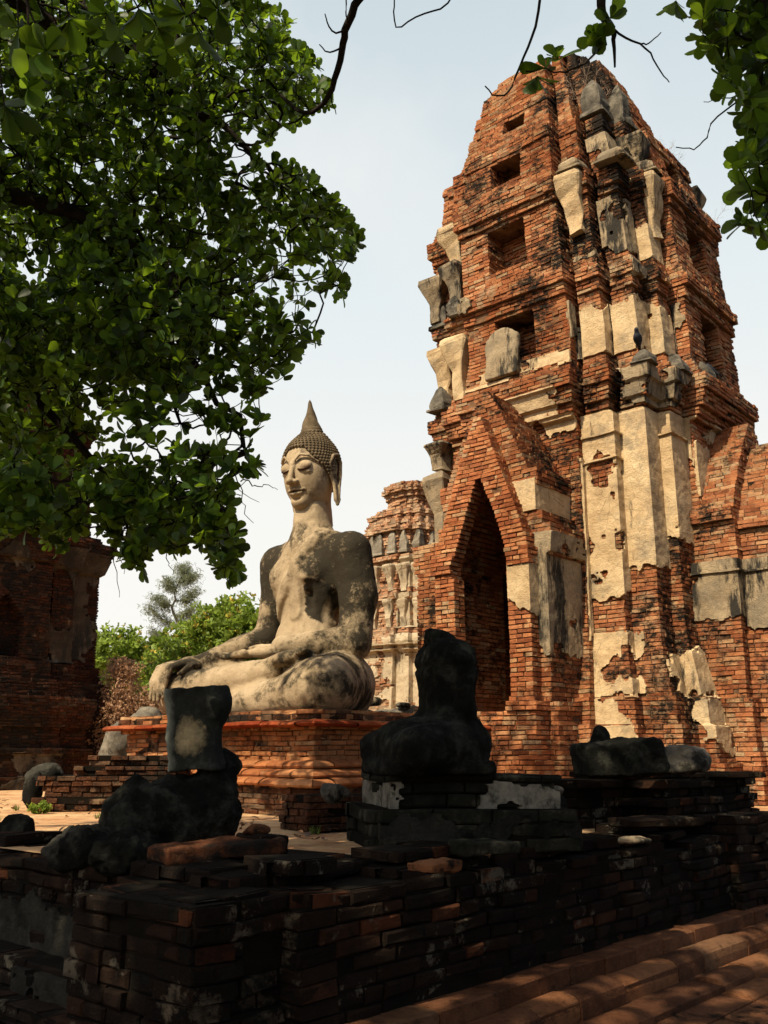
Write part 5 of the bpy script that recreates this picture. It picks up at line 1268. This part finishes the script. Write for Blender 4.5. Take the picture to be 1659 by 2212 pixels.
# the bare curved bough in front of the sky
DZ = lambda pts, Y0, Y1: [at(x, y, Y0+(Y1-Y0)*i/(len(pts)-1)) for i, (x, y) in enumerate(pts)]
bare = [(at(800, -140, 5.0),)]
bough = DZ([(820, -120), (775, 0), (748, 60), (738, 110), (722, 175), (700, 225), (670, 243), (635, 232), (606, 205)], 5.2, 6.2)
bs = [limb([(-1.2, 4.9, 7.6), *bough], .035, .012, 30, .004, 14), limb([at(742, 100, 5.5), at(728, 108, 5.5), at(705, 112, 5.5), at(690, 96, 5.5)], .008, .004, 8, .002, 15),
      limb([at(748, 66, 5.4), at(722, 70, 5.4), at(708, 50, 5.4), at(702, 30, 5.4)], .008, .004, 8, .002, 16), limb([at(752, 50, 5.4), at(748, 20, 5.3), at(752, -60, 5.3)], .005, .005, 8, .003, 17),
      limb([at(715, 195, 5.8), at(718, 225, 5.8), at(726, 247, 5.8)], .006, .003, 6, .002, 18)]
# thin hanging twigs in the sky gap below
for k, pts in enumerate(([(480, 880), (478, 950), (490, 1010), (520, 1060), (560, 1085)], [(470, 800), (466, 880), (470, 960)], [(500, 1010), (515, 1045), (530, 1105), (548, 1130)], [(240, 1130), (245, 1200), (258, 1290)], [(225, 1150), (250, 1180), (268, 1240)],
                         [(360, 1150), (362, 1200), (375, 1240)], [(520, 1040), (560, 1048), (600, 1058)])):
    bs.append(limb(DZ(pts, 6.9, 7.0), .006, .002, 12, .012, 50+k))
V, Q = tubes([*L1, *L2, *trunk, *s1, *s2, *s3, *bs], 5)
mesh('trunk', V-off, Q, M_BARK, tree, smooth=True)
VV = np.concatenate([V1, V2, V3])-off; QQ = np.concatenate([Q1, Q2+len(V1), Q3+len(V1)+len(V2)])
o = mesh('crown', VV, QQ, M_LEAF, tree, smooth=True)
# ---- second tree overhanging from the right
tree2 = empty('broadleaf_tree', 'dark broadleaf tree with leafy twigs hanging in at the top right corner', 'tree', (5.6, 2.2, -1.32)); off2 = np.array([5.6, 2.2, -1.32])
rg = np.random.default_rng(44)
R1 = [(1600, -60), (1530, 10), (1512, 60), (1545, 140), (1600, 200), (1620, 170), (1700, 120), (1700, -60)]
R2 = [(1640, 120), (1605, 215), (1640, 260), (1610, 300), (1590, 350), (1578, 400), (1600, 410), (1588, 440), (1600, 470), (1640, 490), (1700, 490), (1700, 120)]
Pn = []
for poly, n in ((R1, 85), (R2, 55)):
    x = rg.uniform(1500, 1720, 900); y = rg.uniform(-60, 500, 900); k = inpoly(x, y, poly); x, y = x[k][:n], y[k][:n]; Pn.append(at_n(x, y, rg.uniform(4.3, 5.0, len(x))))
C4 = np.concatenate(Pn)
C5 = np.array([at(x, y, 4.5) for x, y in ((1285, 80), (1318, 40), (1180, 148), (1205, 128), (1310, 95), (1160, 165), (1460, 2), (1490, -8))])
C6 = rg.uniform((1.6, -1., 6.2), (7.5, 4.0, 8.6), (1500, 3)); C6 = C6[fbm(C6*.9, 71, 3) > -.22]
C6 = C6[C6[:, 1] < 3.9]; C6 = clear_rays(C6)
main = [limb([(5.7, 2.1, -1.4), (5.6, 2.2, 1.5), (5.4, 2.3, 4.6)], .34, .2, 10, .03, 61), limb([(5.4, 2.3, 4.6), (4.2, 3.2, 6.2), (3.4, 4.0, 6.3), at(1680, -220, 4.5)], .1, .04, 12, .03, 62),
        limb([at(1680, -220, 4.5), at(1650, -40, 4.5), at(1640, 160, 4.6), at(1660, 300, 4.7), at(1670, 430, 4.7)], .035, .008, 16, .01, 63), limb([(5.4, 2.3, 4.6), (4.8, 1.8, 7.0), (3.6, 1.2, 7.6), (2.2, .8, 7.5)], .13, .03, 14, .04, 64),
        limb([(4.2, 3.2, 6.2), (2.8, 4.3, 6.3), at(1330, -160, 4.6), at(1300, 0, 4.5), at(1315, 55, 4.5), at(1325, 85, 4.5), at(1328, 145, 4.5)], .05, .006, 20, .004, 65)]
n6 = np.concatenate([main[3][0], main[1][0][3:]]); n4 = main[2][0]
s4, d4 = network(C4, n4, .0026, .05, 3); s6, d6 = network(C6, n6, .0035, .05, 4)
tw = [limb(DZ([(1170, -60), (1163, 30), (1145, 90), (1128, 130), (1108, 180), (1090, 205), (1066, 205), (1048, 186)], 4.5, 4.6), .009, .004, 16, .003, 66), limb(DZ([(1128, 130), (1134, 150), (1150, 155), (1165, 148)], 4.55, 4.5), .006, .003, 8, .002, 67),
      limb(DZ([(1310, 95), (1285, 115), (1255, 140), (1225, 155), (1200, 155), (1180, 148)], 4.5, 4.5), .007, .004, 12, .003, 68), limb(DZ([(1318, 60), (1345, 80), (1385, 95), (1410, 125), (1430, 160), (1446, 178)], 4.5, 4.6), .008, .003, 14, .004, 69),
      limb(DZ([(1385, 95), (1405, 92), (1428, 70)], 4.5, 4.5), .005, .003, 8, .002, 70), limb(DZ([(1640, 150), (1600, 210), (1550, 250), (1530, 290), (1510, 315), (1495, 322), (1460, 318)], 4.6, 4.6), .006, .003, 16, .005, 72),
      limb(DZ([(1600, 205), (1560, 212), (1520, 220)], 4.6, 4.6), .004, .002, 8, .004, 73), limb(DZ([(1000, -50), (965, 10), (930, 25), (890, 40), (860, 60), (850, 30), (852, 0), (850, -60)], 4.8, 4.8), .006, .004, 16, .003, 74)]
V, Q = tubes([*main, *s4, *s6, *tw], 5); mesh('trunk', V-off2, Q, M_BARK, tree2, smooth=True)
Va, Qa = rosettes(C4, axes(d4, C4, .2), .12, (5, 8)); Vb, Qb = rosettes(C5, np.tile([0, -.2, -.2], (len(C5), 1))+rg.normal(0, .4, (len(C5), 3)), .115, (6, 8)); Vc, Qc = rosettes(C6, axes(d6, C6), .22, (5, 7))
mesh('crown', np.concatenate([Va, Vb, Vc])-off2, np.concatenate([Qa, Qb+len(Va), Qc+len(Va)+len(Vb)]), M_LEAF, tree2, smooth=True)

# ---- background trees
M_GREEN = leaf_mat('feathery_leaf', (.16, .22, .035), (.30, .42, .05), .5, .35)
M_GREEND = leaf_mat('dark_feathery_leaf', (.09, .14, .028), (.18, .28, .04), .5, .35)
M_YEL = leaf_mat('yellow_flower', (.42, .33, .05), (.5, .42, .06), .3, .2)
M_DRY = leaf_mat('dry_leaf', (.36, .21, .12), (.42, .26, .14), .35, .25)
M_HAZE = leaf_mat('pale_needle', (.17, .20, .12), (.24, .27, .15), .3, .4)
def quadleaf(): return np.array([(0, -.16, 0), (0, .16, 0), (1, .3, -.1), (1, -.3, -.1)]), np.array([(0, 3, 2, 1)])
QL = quadleaf()
def bushtree(name, label, cat, base, blobs, mat, leaf, n, seed, trunk_h=2., mat2=None, frac2=.0, group=None, shell=.55, bark=None):
    e = empty(name, label, cat, base, 0, group); rg = np.random.default_rng(seed); P = []; 
    w = np.array([b[3]**2 for b in blobs]); w = w/w.sum()
    for b, k in zip(blobs, w):
        m = int(n*k); d = rg.normal(0, 1, (m, 3)); d /= np.linalg.norm(d, axis=1)[:, None]
        r = b[3]*(shell+(1.05-shell)*rg.random(m)**.6)*(1+.65*fbm(d*2.6+b[0], seed)); p = np.array(b[:3])+d*r[:, None]*np.array([1, 1, .8]); P.append(p[p[:, 2] > .1])
    P = np.concatenate(P); A = rg.normal(0, 1, P.shape)+np.array([0, 0, .9])
    two = rg.random(len(P)) < frac2*(1+2*(fbm(P*.9, seed+4) > .12)) if frac2 else np.zeros(len(P), bool)
    V, Q = rosettes(P[~two], A[~two], leaf, (3, 5), (.5, 1.4), tmpl=QL, rng=rg); mesh('crown', V, Q, mat, e, smooth=False)
    if two.any(): V, Q = rosettes(P[two]+np.array([0, 0, .08]), A[two], leaf*.8, (3, 5), (.3, 1.2), tmpl=QL, rng=rg); mesh('flowers', V, Q, mat2, e)
    sg = [limb([(0, 0, -.1), (.05, 0, trunk_h*.6), (0, .05, trunk_h)], .16*trunk_h**.5, .1, 6, .02, seed)]
    for b in blobs: sg.append(limb([(0, 0, trunk_h*.8), tuple(np.array(b[:3])*.55+np.array([0, 0, trunk_h*.3])), b[:3]], .08, .02, 7, .05, seed+3))
    V, Q = tubes(sg, 6); mesh('trunk', V, Q, bark or M_BARKP, e, smooth=True); return e
def gp(x, Y): return (*at(x, 1600, Y)[:2], 0)
bushtree('flowering_tree', 'rounded green tree dotted with yellow blossom directly left of the Buddha', 'tree', gp(500, 31), [(0, 0, 4.1, 1.7), (-1.3, .2, 3.3, 1.5), (1.3, .3, 4.0, 1.6), (.3, -.8, 2.2, 1.6), (-1.2, -.7, 1.7, 1.4), (1.4, -.4, 2.2, 1.5), (-.5, 0, 4.7, 1.0)], M_GREEN, .15, 9500, 81, 2.0, M_YEL, .08)
bushtree('flowering_tree', 'yellow green tree behind the dry shrub, with blossom on its left crown', 'tree', gp(385, 34), [(0, 0, 3.7, 1.6), (-1.4, .2, 3.4, 1.4), (1.1, .3, 3.5, 1.5), (-.3, -.8, 1.8, 1.7), (-2.3, 0, 4.2, 1.1), (1.6, 0, 1.9, 1.4)], M_GREEN, .16, 8000, 82, 2.0, M_YEL, .05)
bushtree('leafy_tree', 'darker green tree rising beside the left ruin', 'tree', gp(255, 38), [(0, 0, 3.3, 1.6), (1.0, .2, 2.6, 1.5), (-1.0, .2, 3.0, 1.6), (0, 0, 1.4, 1.6), (2.0, 0, 1.6, 1.3)], M_GREEND, .17, 6000, 83, 2.2)
bushtree('leafy_tree', 'dark green tree closing the gap low beneath the blossom', 'tree', gp(470, 27), [(0, 0, 1.1, 1.0), (-1.3, 0, 1.0, .9), (1.2, 0, 1.2, 1.1), (-2.3, 0, .8, .8)], M_GREEND, .13, 4500, 84, .7)
bushtree('dry_shrub', 'large pinkish brown dry shrub between the left ruin and the green trees', 'shrub', gp(296, 22.8), [(0, 0, .9, .95), (-.35, 0, 1.9, .7), (.5, 0, 1.1, .7), (-.7, .1, 1.3, .8), (.95, 0, .4, .6), (-.45, 0, 2.6, .45), (.2, 0, 1.6, .5)], M_DRY, .042, 19000, 85, .8, shell=.15)
bushtree('green_shrub', 'small bright green shrub at the foot of the dry shrub', 'shrub', gp(298, 19.5), [(0, 0, .95, .32), (.35, 0, .8, .28), (-.2, 0, .6, .3), (.1, 0, .4, .35)], M_GREEN, .09, 900, 86, .3)
bushtree('leafy_tree', 'bit of green tree showing behind the tower at the right edge', 'tree', gp(1668, 40), [(0, 0, 11.6, 1.5), (1.2, 0, 10.5, 1.8), (.5, 0, 8.5, 2.2)], M_GREEN, .17, 3500, 87, 7.5)
# wispy pale tree with open layered sprays
def wispy():
    b = gp(358, 52); e = empty('wispy_tree', 'pale feathery tree with open sprays standing far behind the green trees', 'tree', b); sg = []; P = []; rg = np.random.default_rng(5)
    T = limb([(0, 0, 0), (.1, 0, 4), (.3, 0, 7.2), (.0, 0, 8.6), (.6, 0, 10.6)], .16, .03, 16, .08, 3); sg.append(T)
    for i, (z, dx, dz) in enumerate(((6.6, -2.6, .7), (6.9, 2.2, .0), (7.6, -2.9, .9), (8.0, 1.8, .5), (8.6, -1.4, .5), (8.9, 2.1, .6), (9.6, -.9, .5), (9.9, 1.5, .6), (10.4, -.2, .6), (7.2, 2.4, -.4), (6.2, -3.4, .1))):
        tx = np.interp(z, T[0][:, 2], T[0][:, 0]); q = limb([(tx, 0, z), (tx+dx*.27, rg.uniform(-.4, .4), z+dz*.3), (tx+dx*.55, rg.uniform(-.6, .6), z+dz)], .045, .01, 9, .06, i); sg.append(q)
        for p in q[0][3:]:
            for _ in range(75): P.append(p+rg.normal(0, 1, 3)*np.array([.22, .22, .15])+np.array([0, 0, -.05]))
    P = np.array(P); V, Q = rosettes(P, rg.normal(0, .6, P.shape)+np.array([0, 0, -.4]), .17, (3, 5), (.2, 1.1), tmpl=(np.array([(0, -.04, 0), (0, .04, 0), (1, .07, -.1), (1, -.07, -.1)]), np.array([(0, 3, 2, 1)])), rng=rg)
    mesh('crown', V, Q, M_HAZE, e); V, Q = tubes(sg, 5); mesh('trunk', V, Q, M_BARKP, e)
wispy()
# ---- dry twiggy plants rooted in the brickwork
M_TWIG = simple('dry_twig', [(.3, (.30, .20, .14)), (.7, (.45, .34, .25))], 9)
def twiggy(loc, h, n, seed, label, leafy=None, spread=.5, thick=.004):
    e = empty('dry_plant', label, 'plant', loc); rg = np.random.default_rng(seed); sg = []; tips = []
    for i in range(n):
        d = np.array([rg.normal(0, spread), rg.normal(0, spread*.6), 1.]); d /= np.linalg.norm(d); L = h*rg.uniform(.6, 1.); P, r = limb([(0, 0, 0), d*L*.5+rg.normal(0, .03*h, 3), d*L], thick, thick*.35, 9, .008*h, i+seed); sg.append((P, r))
        for p in P[3:]:
            for _ in range(3):
                q = p+(d*.4+rg.normal(0, .55, 3))*h*.16; sg.append(([p, (p+q)/2+rg.normal(0, .01, 3), q], [thick*.5, thick*.4, thick*.25])); tips.append(q)
                for __ in range(2): w = q+rg.normal(0, .06*h, 3); sg.append(([q, w], [thick*.3, thick*.2])); tips.append(w)
    V, Q = tubes(sg, 3); mesh('stems', V, Q, M_TWIG, e)
    if leafy:
        T = np.array(tips); V, Q = rosettes(T, rg.normal(0, 1, T.shape), leafy[1], (2, 4), (.3, 1.3), tmpl=QL, rng=rg); mesh('leaves', V, Q, leafy[0], e)
twiggy(tower_point(-1.9, 1.0, 10.55), 1.15, 6, 1, 'dry twiggy plant sprouting from the left edge of the upper tower', None, .35)
twiggy(tower_point(-1.35, -1.35, 12.0), 1.3, 6, 2, 'pale dry stems growing beside the pointed stones near the tower top', None, .3)
twiggy(tower_point(1.2, -2.0, 10.2), 1.0, 5, 3, 'dry twiggy plant on the right edge of the upper tower', None, .35)
twiggy(tower_point(.9, -1.75, 11.7), .8, 5, 4, 'fine dry twigs above the right side of the tower', None, .35)
twiggy(tower_point(.55, -1.9, 10.4), .45, 4, 5, 'small yellow green weed in the upper right niche of the tower', (M_YEL, .05), .4)
twiggy((1.55, 27.9, 7.3), .7, 12, 6, 'tangle of dry grass on the top of the smaller prang', (M_DRY, .06), .7, .006)
twiggy((2.05, 27.6, 8.1), .5, 7, 7, 'green weed on the broken rim of the smaller prang', (M_GREEN, .08), .6, .006)
twiggy((*at(88, 1745, 12.3)[:2], 0), .14, 5, 8, 'tiny green weed in front of the low brick pile', (M_GREEN, .04), .8)

# fallen leaves and crumbs of brick on the terrace
rg = np.random.default_rng(91); P = []
while len(P) < 420:
    x, y = rg.uniform(-7, 5), rg.uniform(7.5, 16); rel = np.array([x+.45, y-5.73, 0])
    if rel@AX > .3 and rel@BX > 1.2: P.append((x, y, .022+.01*rg.random()))
P = np.array(P); V, Q = rosettes(P, rg.normal(0, .25, P.shape)+np.array([0, 0, 1.]), .085, (1, 2), (1.2, 1.6), rng=rg)
M_LIT = leaf_mat('fallen_leaf', (.16, .075, .03), (.2, .1, .04), .5, .1)
tag(mesh('leaf_litter', V, Q, M_LIT), kind='stuff')

# short grass tufts in the joints
P = []
for i in range(46):
    x, y = rg.uniform(-5.5, 4), rg.uniform(8, 15); rel = np.array([x+.45, y-5.73, 0])
    if rel@AX > .5 and rel@BX > 1.4:
        for _ in range(9): P.append((x+rg.normal(0, .03), y+rg.normal(0, .03), .0))
P = np.array(P); V, Q = rosettes(P, rg.normal(0, .25, P.shape)+np.array([0, 0, 1.]), .07, (3, 5), (.1, .6), tmpl=(np.array([(0, -.05, 0), (0, .05, 0), (1, .015, 0), (1, -.015, 0)]), np.array([(0, 3, 2, 1)])), rng=rg)
tag(mesh('grass', V, Q, M_GREEND), kind='stuff')
